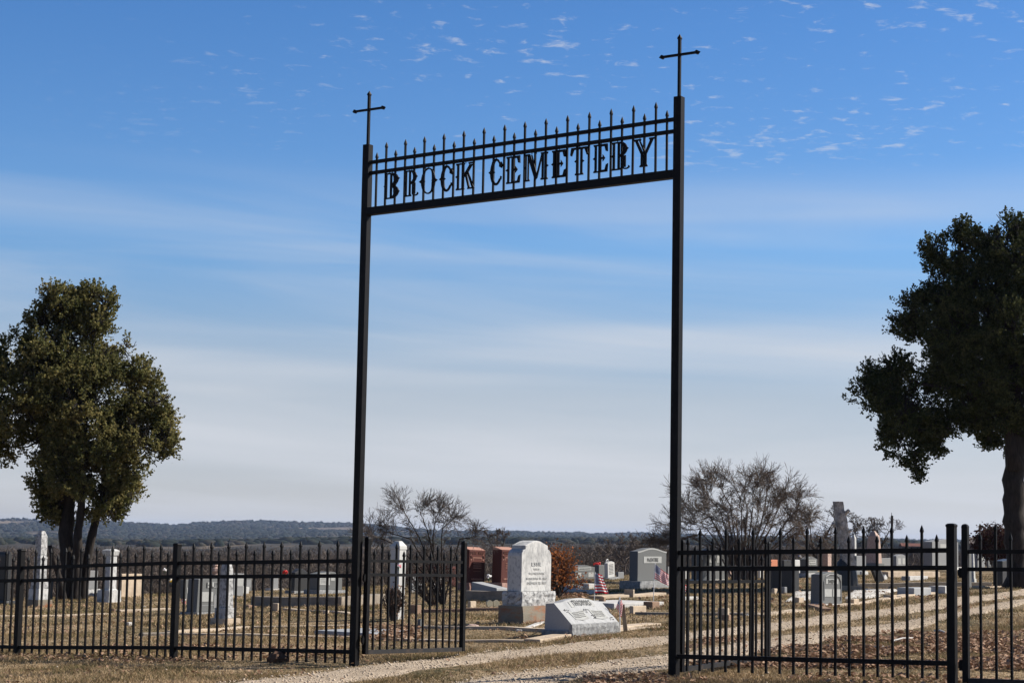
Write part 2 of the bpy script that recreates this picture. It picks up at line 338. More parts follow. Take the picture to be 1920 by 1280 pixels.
# finer azimuth for the hills so single trees break the ridge line
_az = polar_sheet.__code__
def hill_sheet():
    az = np.concatenate([np.linspace(-180, -22, 90)[:-1], np.linspace(-22, 22, 1500), np.linspace(22, 180, 90)[1:]]) * math.pi / 180
    radii = np.concatenate([[1399], np.linspace(1450, 3900, 46), np.linspace(4000, 6500, 8)])
    A, Rr = np.meshgrid(az, radii); x = Rr * np.sin(A); y = Rr * np.cos(A); z = hillz(x, y)
    V = np.stack([x, y, z], -1).reshape(-1, 3); nr, na = A.shape
    i = np.arange(nr - 1)[:, None] * na; j = np.arange(na - 1)[None, :]; a = (i + j).ravel()
    return structure(fast_mesh('hills', V, np.stack([a + na, a + na + 1, a + 1, a], 1), 'hill'))
hill_sheet()
M['hill_tree'] = multi_mat('far evergreen crowns', [(.38, (.008, .011, .008)), (.5, (.016, .020, .012)), (.66, (.045, .036, .026))], .02, detail=4)
def hill_trees():
    rs = np.random.RandomState(41); n = 30000; r = 1000 + 2900 * rs.rand(n) ** .75; px = rs.uniform(-120, 2040, n); a = np.arctan((px - 960) / F); x = r * np.sin(a); y = r * np.cos(a)
    cl = np.sin(x / 95 + 1.7 * np.sin(r / 240)) + np.sin(r / 133 + x / 310) + .8 * np.sin(x / 37 - r / 61); k = (cl > -.75) | (r > 3700); x, y, r = x[k], y[k], r[k]; n = len(x)
    z = np.where(r < 1400, Gn(x, y), hillz(x, y)); w_ = rs.uniform(3.0, 8.5, n); h = rs.uniform(2.0, 5.0, n) * np.where(r < 1500, .7, 1)
    ang = np.arange(6) * math.pi / 3; V = [np.stack([x + w_ * math.cos(t_) * .9, y + w_ * math.sin(t_), z + h * .35], 1) for t_ in ang] + [np.stack([x + w_ * .45 * math.cos(t_ + .5), y + w_ * .45 * math.sin(t_ + .5), z + h * rs.uniform(.8, 1.1, n)], 1) for t_ in ang] + [np.stack([x + w_ * .6 * math.cos(t_), y + w_ * .6 * math.sin(t_), z - 2], 1) for t_ in ang]
    V = np.stack(V, 1).reshape(-1, 3); q = [[12 + i, 12 + (i + 1) % 6, (i + 1) % 6, i] for i in range(6)] + [[i, (i + 1) % 6, 6 + (i + 1) % 6, 6 + i] for i in range(6)] + [[6, 7, 8, 9], [6, 9, 10, 11]]
    stuff(fast_mesh('hillside_trees', V, (np.arange(n)[:, None, None] * 18 + np.array(q)[None]).reshape(-1, 4), 'hill_tree'))
hill_trees()
# the air: one closed box of thin haze round everything
hz = MB().box(-7200, 7200, -7200, 7200, -30, 33).build('haze', 'white_wall'); stuff(hz); hz.data.materials.clear()
hm = bpy.data.materials.new('thin winter haze'); hm.use_nodes = True; t = hm.node_tree; t.nodes.clear()
pv = t.nodes.new('ShaderNodeVolumePrincipled'); pv.inputs['Density'].default_value = 7.2e-5; pv.inputs['Color'].default_value = (.56, .71, 1, 1)
pv.inputs['Anisotropy'].default_value = .3
ou = t.nodes.new('ShaderNodeOutputMaterial'); t.links.new(pv.outputs[0], ou.inputs['Volume']); hz.data.materials.append(hm)

# gravel wheel tracks of the drive
def ribbon(name, up, lo_, seed):
    rg = random.Random(seed)
    U = [ground_at(*p) for p in up]; W = [ground_at(*p) for p in lo_]
    def ext(P):                                   # go on towards and past the camera and far right
        a = P[0] - (P[1] - P[0]).normalized() * 12; b = P[-1] + (P[-1] - P[-2]).normalized() * 16
        return [a] + P + [b]
    U = ext(U); W = ext(W)
    def dense(P):
        out = []
        for a, b in zip(P[:-1], P[1:]):
            n = max(2, int((b - a).length / .12))
            for k in range(n): out.append(a.lerp(b, k / n))
        return out + [P[-1]]
    n = 420
    def resample(P):
        d = [0]
        for a, b in zip(P[:-1], P[1:]): d.append(d[-1] + (b - a).length)
        xs = np.interp(np.linspace(0, d[-1], n), d, [p.x for p in P]); ys = np.interp(np.linspace(0, d[-1], n), d, [p.y for p in P])
        for _ in range(25): xs[1:-1] = (xs[:-2] + xs[2:]) / 2; ys[1:-1] = (ys[:-2] + ys[2:]) / 2
        return xs, ys
    ux, uy = resample(U); wx, wy = resample(W); cols = 7; V = []
    for k in range(n):
        e0 = rg.uniform(-.09, .05) + .05 * math.sin(k * .21 + seed); e1 = rg.uniform(-.05, .09) + .05 * math.sin(k * .17 + 2 + seed)
        for c in range(cols):
            f = c / (cols - 1) * (1 + e1 - e0) + e0; x = ux[k] + (wx[k] - ux[k]) * f; y = uy[k] + (wy[k] - uy[k]) * f
            V.append((x, y, G(x, y) + (.016 if 0 < c < cols - 1 else -.01)))
    Fc = [(k * cols + c, (k + 1) * cols + c, (k + 1) * cols + c + 1, k * cols + c + 1) for k in range(n - 1) for c in range(cols - 1)]
    o = fast_mesh(name, V, Fc, 'gravel'); structure(o)
    return np.stack([ux, uy, wx, wy], 1)
TA = ribbon('gravel_track', [(560, 1264), (848, 1231), (990, 1213), (1252, 1190), (1453, 1166), (1600, 1147), (1700, 1134), (1880, 1109)],
            [(640, 1282), (760, 1262), (972, 1234), (1252, 1208), (1460, 1183), (1600, 1163), (1700, 1152), (1880, 1122)], 1)
TB = ribbon('gravel_track', [(880, 1276), (935, 1264), (1043, 1250), (1252, 1226), (1460, 1192), (1600, 1175), (1700, 1163), (1880, 1129)],
            [(990, 1296), (1050, 1281), (1130, 1268), (1252, 1253), (1460, 1216), (1600, 1194), (1700, 1181), (1880, 1143)], 2)
def track_mask(x, y):
    """True where the point lies on a wheel track"""
    x = np.asarray(x); y = np.asarray(y); m = np.zeros(x.shape, bool)
    for T in (TA, TB):
        cx = (T[:, 0] + T[:, 2]) / 2; cy = (T[:, 1] + T[:, 3]) / 2; hw = np.hypot(T[:, 0] - T[:, 2], T[:, 1] - T[:, 3]) / 2
        for s in range(0, len(x), 20000):
            d = (x[s:s + 20000, None] - cx[None, ::3]) ** 2 + (y[s:s + 20000, None] - cy[None, ::3]) ** 2
            k = d.argmin(1); tx = np.gradient(cx)[::3][k]; ty = np.gradient(cy)[::3][k]; tl = np.hypot(tx, ty)
            dx = x[s:s + 20000] - cx[::3][k]; dy = y[s:s + 20000] - cy[::3][k]; perp = np.abs(dx * ty - dy * tx) / tl
            # width measured across the track
            ux = (T[::3, 2] - T[::3, 0])[k]; uy = (T[::3, 3] - T[::3, 1])[k]; wperp = np.abs(ux * ty - uy * tx) / tl / 2
            m[s:s + 20000] |= perp < wperp
    return m

# ------------------------------------------------------------ twig skeletons
def grow(rng, p, d, ln, r, depth, segs, spread=.55, up=.12, fork=(2, 3), shrink=.74, bend=.16, minr=.0035, upto=None):
    d = np.array(d, float); d /= np.linalg.norm(d); p = np.array(p, float); nseg = 3 if depth > 1 else 2; rr = r
    for k in range(nseg):
        d = d + rng.normal(0, bend, 3); d[2] += up * .35; d /= np.linalg.norm(d)
        q = p + d * ln / nseg; r2 = max(rr * .9, minr); segs.append((*p, *q, rr, r2, depth)); p = q; rr = r2
        if depth > 0 and k < nseg - 1 and rng.rand() < .55:
            e = d + rng.normal(0, spread, 3); e[2] += up
            grow(rng, p, e, ln * shrink * .7, rr * .55, depth - 1, segs, spread, up, fork, shrink, bend, minr)
    if depth > 0:
        for _ in range(rng.randint(fork[0], fork[1] + 1)):
            e = d + rng.normal(0, spread, 3); e[2] += up
            grow(rng, p, e, ln * shrink * rng.uniform(.8, 1.15), max(rr * .68, minr), depth - 1, segs, spread, up, fork, shrink, bend, minr)
def tubes_np(S, n=3):
    """S rows: p0 p1 r0 r1 ... -> verts, quads"""
    S = np.asarray(S, float); p0 = S[:, 0:3]; p1 = S[:, 3:6]; d = p1 - p0; d /= np.linalg.norm(d, axis=1)[:, None] + 1e-9
    t = np.where(np.abs(d[:, 2:3]) < .9, np.array([[0, 0, 1.]]), np.array([[1., 0, 0]])); u = np.cross(d, t); u /= np.linalg.norm(u, axis=1)[:, None]; v = np.cross(d, u)
    V = []
    for pp, rr in ((p0, S[:, 6]), (p1, S[:, 7])):
        for i in range(n):
            a = 2 * math.pi * i / n; V.append(pp + (u * math.cos(a) + v * math.sin(a)) * rr[:, None])
    V = np.stack(V, 1).reshape(-1, 3); b = np.arange(len(S))[:, None] * 2 * n
    Fc = np.concatenate([b + np.array([[i, (i + 1) % n, (i + 1) % n + n, i + n]]) for i in range(n)], 0)
    return V, Fc
def leaf_faces(P, size, rng, up=.3, n=1):
    """random small quads at points P"""
    k = len(P); a = rng.normal(size=(k, 3)); a[:, 2] += up; a /= np.linalg.norm(a, axis=1)[:, None]; b = np.cross(a, rng.normal(size=(k, 3))); b /= np.linalg.norm(b, axis=1)[:, None]
    s = size * rng.uniform(.6, 1.3, (k, 1)); w_ = s * rng.uniform(.35, .6, (k, 1))
    V = np.stack([P - a * s * .5, P + b * w_, P + a * s * .5, P - b * w_], 1).reshape(-1, 3)
    return V, np.arange(4 * k).reshape(-1, 4)

# ------------------------------------------------------------ ironwork
GL = at(664, 1240, 18.6); GR = at(1263.5, 1265, 16.6)
gdir = Vector((GR.x - GL.x, GR.y - GL.y, 0)); GW = gdir.length; gdir.normalize(); GANG = math.atan2(gdir.y, gdir.x)
def picket_mesh(h, a=.008):                       # square bar with a spear point, foot at z 0, total height h
    b = MB(); b.sq([(a, a, 0), (a, a, h - .062), (a * 1.35, a * 1.35, h - .056), (a * 1.4, a * 1.4, h - .046), (a * .95, a * .95, h - .026), (a * .12, a * .12, h)])
    return b
def add_pickets(parent, x0, x1, n, z0, z1, foot, a=.0096, first_short=True, dshort=.078):
    """n pickets evenly between x0 and x1; z0..z1 height of the tall tips; foot = length below the tall tip"""
    tall = short = None
    for k in range(n):
        x = x0 + (x1 - x0) * (k + 1) / (n + 1) + random.uniform(-.003, .003); z = z0 + (z1 - z0) * (k + 1) / (n + 1); s = (k % 2 == 0) == first_short
        if s:
            if short is None: o = short = picket_mesh(foot - dshort, a).build('picket', 'iron', parent)
            else: o = copy_part(short, parent)
        else:
            if tall is None: o = tall = picket_mesh(foot, a).build('picket', 'iron', parent)
            else: o = copy_part(tall, parent)
        o.location = (x, 0, z - foot); o.rotation_euler = (0, random.gauss(0, .0025), 0)
def post_mb(a, h, cap=True, sink=.12):
    b = MB()
    if cap: b.sq([(a, a, -sink), (a, a, h - .03), (a * 1.12, a * 1.12, h - .028), (a * 1.12, a * 1.12, h - .012), (a * .8, a * .8, h - .003), (a * .3, a * .3, h)])
    else: b.sq([(a, a, -sink), (a, a, h)])
    return b
def rail(parent, x0, x1, z0, z1, hh=.0195, dd=.016, name='rail', m='iron'):
    b = MB(); s = (z1 - z0) / (x1 - x0); b.box(x0, x1, -dd, dd, z0 - s * x0 - hh, z0 - s * x0 + hh, s); return b.build(name, m, parent)

# --- the entrance arch
arch = thing('entrance_arch', GL, 'tall black iron entrance arch with lettered header over the gravel drive', 'entrance arch', rz=GANG)
z0 = -GL.z + EYE                                   # eye height above the left post foot
dz = .045; sl = dz / GW; zr = z0                   # header rises slightly to the right
def fR(h): return at(1268, 1010.6 - h * F / 16.6, 16.6).z - EYE
def fL(h): return at(690, 1000.2 - h * F / 18.6, 18.6).z - EYE
def HZ(h_right): return (z0 + fL(h_right - dz), z0 + fR(h_right))
pa = .0385
for x, hr, foot in ((0, 3.944, 0), (GW, 3.944, GR.z - GL.z)):
    h = z0 + (fL(3.884) if x == 0 else fR(hr))
    o = post_mb(pa, h - foot, cap=False, sink=.2).build('post', 'iron', arch, loc=(x, 0, foot), bevel=.003)
def hr_box(name, h, hh, dd): a, b_ = HZ(h); return rail(arch, pa, GW - pa, a, b_, hh, dd, name)
bt = 3.296
hr_box('beam', bt - .038, .038, .037)
hr_box('rail', 3.749, .0165, .015); hr_box('rail', 3.642, .0165, .015)
add_pickets(arch, 0, GW, 29, *HZ(3.93), fR(3.93) - fR(bt), a=.0088, dshort=.092)
for x, top, bar, ph in ((0, 4.423, 4.236, 3.884), (GW, 4.503, 4.32, 3.944)):
    top, bar, ph = ((fL if x == 0 else fR)(q) for q in (top, bar, ph))
    cx_ = thing_part = bpy.data.objects.new('cross', None); C.objects.link(cx_); cx_.parent = arch; cx_.location = (x, 0, z0 + ph)
    b = MB(); a = .0125; H = top - ph
    b.sq([(a, a, 0), (a, a, H - .05), (a * 1.35, a * 1.35, H - .046), (a * 1.35, a * 1.35, H - .034), (a * .1, a * .1, H)]); b.build('shaft', 'iron', cx_)
    b = MB(); zb = bar - ph; a2 = .0105; hl = .215
    prof = [(-hl, .001), (-hl + .03, .018), (-hl + .042, .017), (-hl + .052, a2), (hl - .052, a2), (hl - .042, .017), (hl - .03, .018), (hl, .001)]
    b.loft([[(px_, -r_, zb - r_), (px_, r_, zb - r_), (px_, r_, zb + r_), (px_, -r_, zb + r_)] for px_, r_ in prof]); b.build('bar', 'iron', cx_)

# letters of the header: cut plate letters with inline slots, spurs and serifs
def glyph(ch):
    """polygons in a unit cell: x 0..w, z 0..1"""
    P = []; t = .098
    def rect(x0, x1, z0, z1): P.append([(x0, z0), (x1, z0), (x1, z1), (x0, z1)])
    def spur(x, z, s, r=.05): P.append([(x, z - r), (x + s * r * 1.5, z), (x, z + r)] if s > 0 else [(x, z - r), (x, z + r), (x + s * r * 1.5, z)])
    def serif(x0, x1, z, up):
        s = -1 if up else 1
        pts = [(x0 - .03, z), (x1 + .03, z), (x1 + .05, z + s * .015), (x1 + .02, z + s * .075), (x1 - .01, z + s * .055), (x0 + .01, z + s * .055), (x0 - .02, z + s * .075), (x0 - .05, z + s * .015)]
        P.append(pts if not up else pts[::-1])
    def stem(x, wd=.27, z0=0., z1=1., sp=True, heavy=0., t=t):
        rect(x, x + t + heavy, z0 + .03, z1 - .03); rect(x + wd - t, x + wd, z0 + .03, z1 - .03)
        serif(x, x + wd, z0, False)
        if z1 > .9: serif(x, x + wd, z1, True)
        if sp: spur(x, (z0 + z1) / 2, -1); spur(x + wd, (z0 + z1) / 2, 1)
    def arc(cx, cz, rx, rz, a0, a1, th0, th1=None, n=12):
        th1 = th1 if th1 is not None else th0; out = []; inn = []
        for k in range(n + 1):
            a = R(a0 + (a1 - a0) * k / n); f = math.sin(math.pi * k / n); th = th0 + (th1 - th0) * f
            out.append((cx + rx * math.cos(a), cz + rz * math.sin(a))); inn.append((cx + (rx - th) * math.cos(a), cz + (rz - th * .7) * math.sin(a)))
        for k in range(n): P.append([inn[k], out[k], out[k + 1], inn[k + 1]] if a1 > a0 else [out[k], inn[k], inn[k + 1], out[k + 1]])
    if ch == 'B':
        stem(.03, .33); arc(.33, .74, .34, .26, -90, 90, .10, .24); arc(.33, .26, .36, .26, -90, 90, .10, .26); spur(.66, .76, 1, .045); spur(.67, .26, 1, .045)
    elif ch == 'R':
        stem(.03, .30); arc(.33, .74, .31, .26, -90, 90, .09, .19); spur(.63, .74, 1, .045); rect(.40, .58, .08, .50)
        arc(.58, .10, .17, .10, 180, 340, .07); spur(.68, .09, 1, .05)
    elif ch == 'O':
        arc(.39, .5, .33, .5, 0, 360, .075, .075, 28); arc(.39, .5, .33, .5, 120, 240, .07, .16); arc(.39, .5, .33, .5, -60, 60, .07, .16); spur(.07, .5, -1, .075); spur(.71, .5, 1, .075); spur(.19, .5, 1, .04); spur(.59, .5, -1, .04)
        if False: pass
    elif ch == 'C':
        arc(.34, .5, .28, .5, 35, 325, .075, .17, 26); P.append([(.50, .68), (.62, .62), (.66, .74), (.60, .86), (.50, .80)]); spur(.06, .5, -1, .06); spur(.24, .5, 1, .04); P.append([(.52, .20), (.60, .20), (.62, .32), (.56, .34)])
    elif ch == 'K':
        stem(.03, .31, heavy=.0); P.append([(.30, .50), (.42, .46), (.74, .92), (.60, .92)]); serif(.60, .76, 1.0, True)
        P.append([(.38, .60), (.45, .66), (.62, .06), (.54, .06)]); P.append([(.48, .62), (.56, .64), (.80, .06), (.70, .06)]); serif(.55, .79, 0, False); rect(.27, .36, .05, .95)
    elif ch == 'E':
        stem(.06, .28); rect(.30, .58, .92, 1.0); rect(.30, .58, 0, .08); P.append([(.50, .93), (.56, .74), (.64, .72), (.63, 1.0), (.52, 1.0)]); P.append([(.50, .07), (.52, 0), (.63, 0), (.66, .30), (.56, .26)])
        rect(.30, .48, .47, .54); P.append([(.42, .38), (.53, .50), (.42, .64)]); rect(.30, .36, .05, .95)
    elif ch == 'M':
        stem(.03, .15, sp=False, t=.055); stem(.72, .21, sp=False, t=.075); spur(.03, .5, -1); spur(.93, .5, 1); P.append([(.10, .96), (.24, .96), (.50, .12), (.44, 0)]); P.append([(.27, .96), (.31, .96), (.52, .22), (.49, .12)]); P.append([(.44, 0), (.54, .10), (.76, .96), (.70, .96)])
    elif ch == 'T':
        stem(.25, .28); rect(.04, .74, .925, 1.0); P.append([(.04, 1.0), (.0, .74), (.06, .70), (.16, .93)]); P.append([(.62, .93), (.72, .70), (.78, .74), (.74, 1.0)])
    elif ch == 'Y':
        stem(.31, .25, 0, .50, sp=False, t=.08); P.append([(.33, .42), (.45, .42), (.18, .96), (.06, .96)]); P.append([(.47, .44), (.53, .50), (.28, .96), (.23, .96)]); P.append([(.44, .42), (.54, .42), (.84, .96), (.72, .96)])
        serif(.06, .28, 1.0, True); serif(.70, .86, 1.0, True)
    return P
sp_ = GW / 30
GAP = fR(3.642) - .0165 - fR(bt); sl = (fR(bt) - fL(bt - dz)) / GW
LET = [('B', 2.0, 3.55), ('R', 4.1, 5.5), ('O', 5.7, 7.4), ('C', 7.7, 9.05), ('K', 9.4, 11.2), ('C', 12.65, 13.95), ('E', 14.3, 15.75), ('M', 16.1, 18.25), ('E', 18.65, 20.05), ('T', 20.4, 22.05), ('E', 22.5, 23.9), ('R', 24.2, 25.75), ('Y', 26.1, 27.95)]
WID = dict(B=.71, R=.72, O=.78, C=.65, K=.82, E=.68, M=.95, T=.78, Y=.87)
for i, (ch, k0, k1) in enumerate(LET):
    b = MB(); sx = (k1 - k0) * sp_ / WID[ch]; zb = z0 + fL(bt - dz) + sl * (k0 * sp_) + GAP * .18; zt = GAP * .775; x0 = k0 * sp_
    for j, poly in enumerate(glyph(ch)):
        dj = .0006 * (j % 9)
        b.prism([(x * sx, z * zt + sl * x * sx) for x, z in poly], -.019 - dj, -.0105 + dj * .5)
    for tx in (.3, .5): b.box(tx * (k1 - k0) * sp_, tx * (k1 - k0) * sp_ + .006, -.017, -.011, zt * .98, zt + GAP * .07)
    b.build('letter', 'iron', arch, loc=(x0, 0, zb))

# --- fence to the left
FL_DIR = GANG + math.pi
lf = thing('iron_fence', GL, 'black iron picket fence running left from the arch to the frame edge', 'fence', rz=FL_DIR)
PL = [0, 2.44, 4.86, 7.30]; ZT = [-.063, -.139, -.248, -.34]
for k in range(3):
    xa, xb = PL[k] + (.04 if k == 0 else .033), PL[k + 1] - .033; za, zb = z0 + ZT[k], z0 + ZT[k + 1]
    for off in (.209, .354, 1.10): rail(lf, xa, xb, za - off, zb - off)
    add_pickets(lf, PL[k], PL[k + 1], 19, za, zb, 1.213)
    p = Vector((GL.x, GL.y, 0)) - gdir * PL[k + 1]; g = G(p.x, p.y) - GL.z
    post_mb(.0325, zb + .005 - g).build('post', 'iron', lf, loc=(PL[k + 1], 0, g), bevel=.002)
# --- fence to the right
rf = thing('iron_fence', GR, 'single black iron picket fence panel between the arch and the paired gate posts', 'fence', rz=GANG)
zr0 = EYE - GR.z; RW = 2.55
for off in (.209, .35, 1.115): rail(rf, .04, RW - .033, zr0 + .092 - off, zr0 + .162 - off)
add_pickets(rf, 0, RW, 19, zr0 + .092, zr0 + .162, 1.24)
p = GR + gdir * RW; g = G(p.x, p.y) - GR.z
post_mb(.034, zr0 + .172 - g).build('post', 'iron', rf, loc=(RW, 0, g), bevel=.002)

# --- gate leaves
def gate(loc, rz, W, top0, top1, bot0, bot1, n, tips, label, rails_, thin=.0145, picks=.0092, bar=.02, group=None, hinge_side=-1):
    t = thing('gate', loc, label, 'gate', group, rz)
    zz = EYE - loc.z
    for x, tp, bo in ((0, top0, bot0), (W, top1, bot1)):
        b = MB(); a = .0245; h = zz + tp; l = zz + bo
        b.sq([(a, a, l), (a, a, h - .03), (a * 1.08, a * 1.08, h - .026), (a * .85, a * .85, h - .008), (a * .35, a * .35, h)]); b.build('frame_post', 'iron', t, loc=(x, 0, 0), bevel=.002)
    rail(t, .025, W - .025, zz + bot0 + bar, zz + bot1 + bar, bar, .019, 'bottom_bar', 'iron_worn')
    for a_, b_ in rails_: rail(t, .025, W - .025, zz + a_, zz + b_, thin, .0125)
    foot = tips[0] - bot0 - 2 * bar
    add_pickets(t, 0, W, n, zz + tips[0], zz + tips[1], foot, a=picks)
    for hz_ in (rails_[1][0] - .03, bot0 + .14):
        b = MB(); b.box(-.062, -.02, -.012, .012, zz + hz_ - .025, zz + hz_ + .025); b.tube([(-.045, 0, zz + hz_ - .04), (-.045, 0, zz + hz_ + .04)], .013, 8); b.build('hinge', 'iron', t)
    return t
a1 = at(684.5, 1222, 18.63); a1.z = G(a1.x, a1.y)
ga = gate(a1, R(57.5), 1.72, -.027, -.056, -1.184, -1.225, 13, (-.075, -.115), 'open black iron gate leaf swung inward beside the left post', [(-.267, -.285), (-.405, -.425)])
b = MB(); b.tube([(1.66, 0, EYE - a1.z - 1.21), (1.66, 0, EYE - a1.z - 1.26), (1.58, 0, EYE - a1.z - 1.262)], .006, 6); b.build('drop_rod', 'iron', ga)
a2 = at(1277, 1257, 16.68); a2.z = G(a2.x, a2.y)
gate(a2, R(56), 1.72, -.0, .0, -1.163, -1.135, 13, (-.05, -.05), 'open black iron gate leaf seen through the right fence panel', [(-.247, -.25), (-.376, -.385)])
p3 = GR + gdir * (RW + .115); p3.z = G(p3.x, p3.y)
gate(p3, GANG, 1.25, .168, .19, -1.10, -1.07, 9, (.17, .2), 'closed black iron gate at the right edge, hung beside the square fence post', [(-.055, -.03), (-.195, -.17)], thin=.016)
b = MB(); 

# ------------------------------------------------------------ gravestones
YAW = 56.0
def solve(P, d, xt, mx=8.0):
    lo, hi = 0.0, mx; s0 = project(P)[0]; sgn = 1 if xt > s0 else -1
    for _ in range(40):
        mid = (lo + hi) / 2; x = project(P + d * mid)[0]
        if (x - xt) * sgn > 0: hi = mid
        else: lo = mid
    return (lo + hi) / 2
TOPS = dict(flat=lambda u: 0, serp=lambda u: (.5 - .5 * math.cos(2 * math.pi * u)) ** .8, arch=lambda u: math.sin(math.pi * u) ** .6 if 0 < u < 1 else 0,
            gable=lambda u: 1 - abs(2 * u - 1), round=lambda u: math.sqrt(max(0, 1 - (2 * u - 1) ** 2)),
            shoulder=lambda u: (0 if u in (0, 1) else .45 * math.sin(min(u, 1 - u) / .17 * math.pi / 2) if min(u, 1 - u) < .17 else .5 + .5 * (1 - abs(2 * u - 1)) ** .5 * 1.0 if min(u, 1 - u) >= .17 else 0))
def text_part(parent, s, x, z, y, height, m='letter', width=None, name='lettering', lean=0):
    cu = bpy.data.curves.new('t', 'FONT'); cu.body = s; cu.size = 1; cu.align_x = 'CENTER'; cu.align_y = 'CENTER'; cu.extrude = .004; cu.resolution_u = 2
    to = bpy.data.objects.new('t', cu); C.objects.link(to); dg = bpy.context.evaluated_depsgraph_get()
    me = bpy.data.meshes.new_from_object(to.evaluated_get(dg)); bpy.data.objects.remove(to)
    co = np.empty(len(me.vertices) * 3); me.vertices.foreach_get('co', co); co = co.reshape(-1, 3)
    co[:, 1] -= (co[:, 1].min() + co[:, 1].max()) / 2; co[:, 0] -= (co[:, 0].min() + co[:, 0].max()) / 2
    k = height / max(np.ptp(co[:, 1]), 1e-3); kx = width / max(np.ptp(co[:, 0]), 1e-3) if width else k
    co[:, 0] *= kx; co[:, 1] *= k; co[:, 2] *= .6; me.vertices.foreach_set('co', co.ravel()); me.materials.clear(); me.materials.append(M[m]); me.name = 'lettering'
    o = bpy.data.objects.new(name, me); link(o, parent); o.location = (x, y, z); o.rotation_euler = (math.pi / 2 + lean, 0, 0); return o
def rough_box(x0, x1, y0, y1, z0, z1, seed, j=.012, nx=8, ny=4, nz=3):
    """rock faced block: jittered sides, crisp edges"""
    rg = random.Random(seed); b = MB(); rings = []
    for k in range(nz + 1):
        z = z0 + (z1 - z0) * k / nz; e = 0 if k in (0, nz) else 1; ring = []
        for i in range(nx): ring.append((x0 + (x1 - x0) * i / nx, y0 - e * rg.uniform(0, j * 1.6), z + e * rg.uniform(-j, j)))
        for i in range(ny): ring.append((x1 + e * rg.uniform(0, j * 1.6), y0 + (y1 - y0) * i / ny, z + e * rg.uniform(-j, j)))
        for i in range(nx): ring.append((x1 - (x1 - x0) * i / nx, y1 + e * rg.uniform(0, j), z))
        for i in range(ny): ring.append((x0 - e * rg.uniform(0, j * 1.6), y1 - (y1 - y0) * i / ny, z + e * rg.uniform(-j, j)))
        rings.append(ring)
    return b.loft(rings)
GRP = 'headstones in the cemetery'
_seed = [0]
def stone(label, x1, cx, x2, yb, yt, body='granite', top='flat', ah=0, base=None, cat='headstone', name='headstone', panels=(), texts=(), W=None, D=None, taper=0, yaw=YAW, slope=0, rz_extra=0, lean=0, Y=None, rim=None, group=GRP, basename='base'):
    """x1 / cx / x2: photo columns of the far left, near corner and right end; yb, yt rows of foot and top. The point is turned into a place on the land."""
    _seed[0] += 1
    P = ground_at(cx, yb) if Y is None else at(cx, yb, Y)
    if Y is not None: P.z = G(P.x, P.y)
    a = R(yaw); wd = Vector((math.cos(a), math.sin(a), 0)); dd = Vector((-math.sin(a), math.cos(a), 0))
    if W is None: W = solve(P, wd, x2)
    if D is None: D = max(.07, solve(P, dd, x1, 4))
    gz = min(P.z, G(*(P + wd * W).xy), G(*(P + dd * D).xy), G(*(P + dd * D + wd * W).xy))
    Ht = (yb - yt) / F * P.y
    t = thing(name, (P.x, P.y, P.z), label, cat, group, a + rz_extra)
    if lean: t.rotation_euler = (0, R(lean), a)
    zb = gz - P.z - .06; hb = 0
    if base:
        hpx, ml, mr, bm = base; hb = hpx / F * P.y
        rough_box(-ml, W + mr, -ml, D + ml, zb, hb, _seed[0]).build(basename, bm, t)
    nu = 2 if ah == 0 else 20; pts = []
    f = TOPS[top]
    for k in range(nu + 1):
        u = k / nu; pts.append((u * W, Ht - ah + ah * f(u)))
    poly = [(0 - taper, hb if base else zb), (W + taper, hb if base else zb)] + pts[::-1]
    b = MB()
    if slope:                                      # top sloping up towards the back
        vs = [(x, 0, z) for x, z in poly] + [(x, D, z + (slope if z > hb + .02 else 0)) for x, z in poly]; n = len(poly)
        b.add(vs, [tuple(range(n)), tuple(reversed(range(n, 2 * n)))] + [((i + 1) % n, i, i + n, (i + 1) % n + n) for i in range(n)])
    else: b.prism(poly, -taper * .5, D + taper * .5)
    b.build('tablet' if ah or base or panels or texts else 'block', body, t, bevel=.008 if D > .06 else 0)
    if rim: 
        rb = MB(); k = .035
        for p, q in zip(pts[:-1], pts[1:]):
            rb.prism([(p[0], p[1] - k), (q[0], q[1] - k), (q[0], q[1] - .008), (p[0], p[1] - .008)], -.006, .004)
        rb.build('carved_border', rim, t)
    for u0, u1, v0, v1, pm in panels:
        pb = MB(); pb.box(u0 * W, u1 * W, -.007 - taper * .5, .004, hb + v0 * (Ht - hb), hb + v1 * (Ht - hb)); pb.build('panel', pm, t)
    for s, u, v, hh, ww, tm in texts:
        text_part(t, s, u * W, hb + v * (Ht - hb), -.012 - taper * .5, hh, tm, ww)
    if not lean and (ah or base or panels) and not W > 1.3: t.rotation_euler = (R(random.uniform(-1.1, 1.1)), R(random.uniform(-1.3, 1.3)), a + rz_extra)
    t['_W'] = W; t['_D'] = D; t['_H'] = Ht; t['_hb'] = hb
    return t
def squiggle(t, u0, u1, v0, v1, rows, m='letter_faint', seed=0, dy=-.0125):
    """rows of unreadable worn inscription as short cut strokes"""
    rg = random.Random(seed); W = t['_W']; H = t['_H'] - t['_hb']; b = MB()
    for r_ in range(rows):
        z = t['_hb'] + H * (v1 - (v1 - v0) * (r_ + .5) / rows); hh = H * (v1 - v0) / rows * .26; x = u0 * W
        while x < u1 * W:
            l = rg.uniform(.008, .02); b.box(x, x + l, dy, dy + .006, z - hh * rg.uniform(.6, 1), z + hh * rg.uniform(.6, 1)); x += l + rg.uniform(.008, .016)
    stuff(b.build('inscription', m, t))

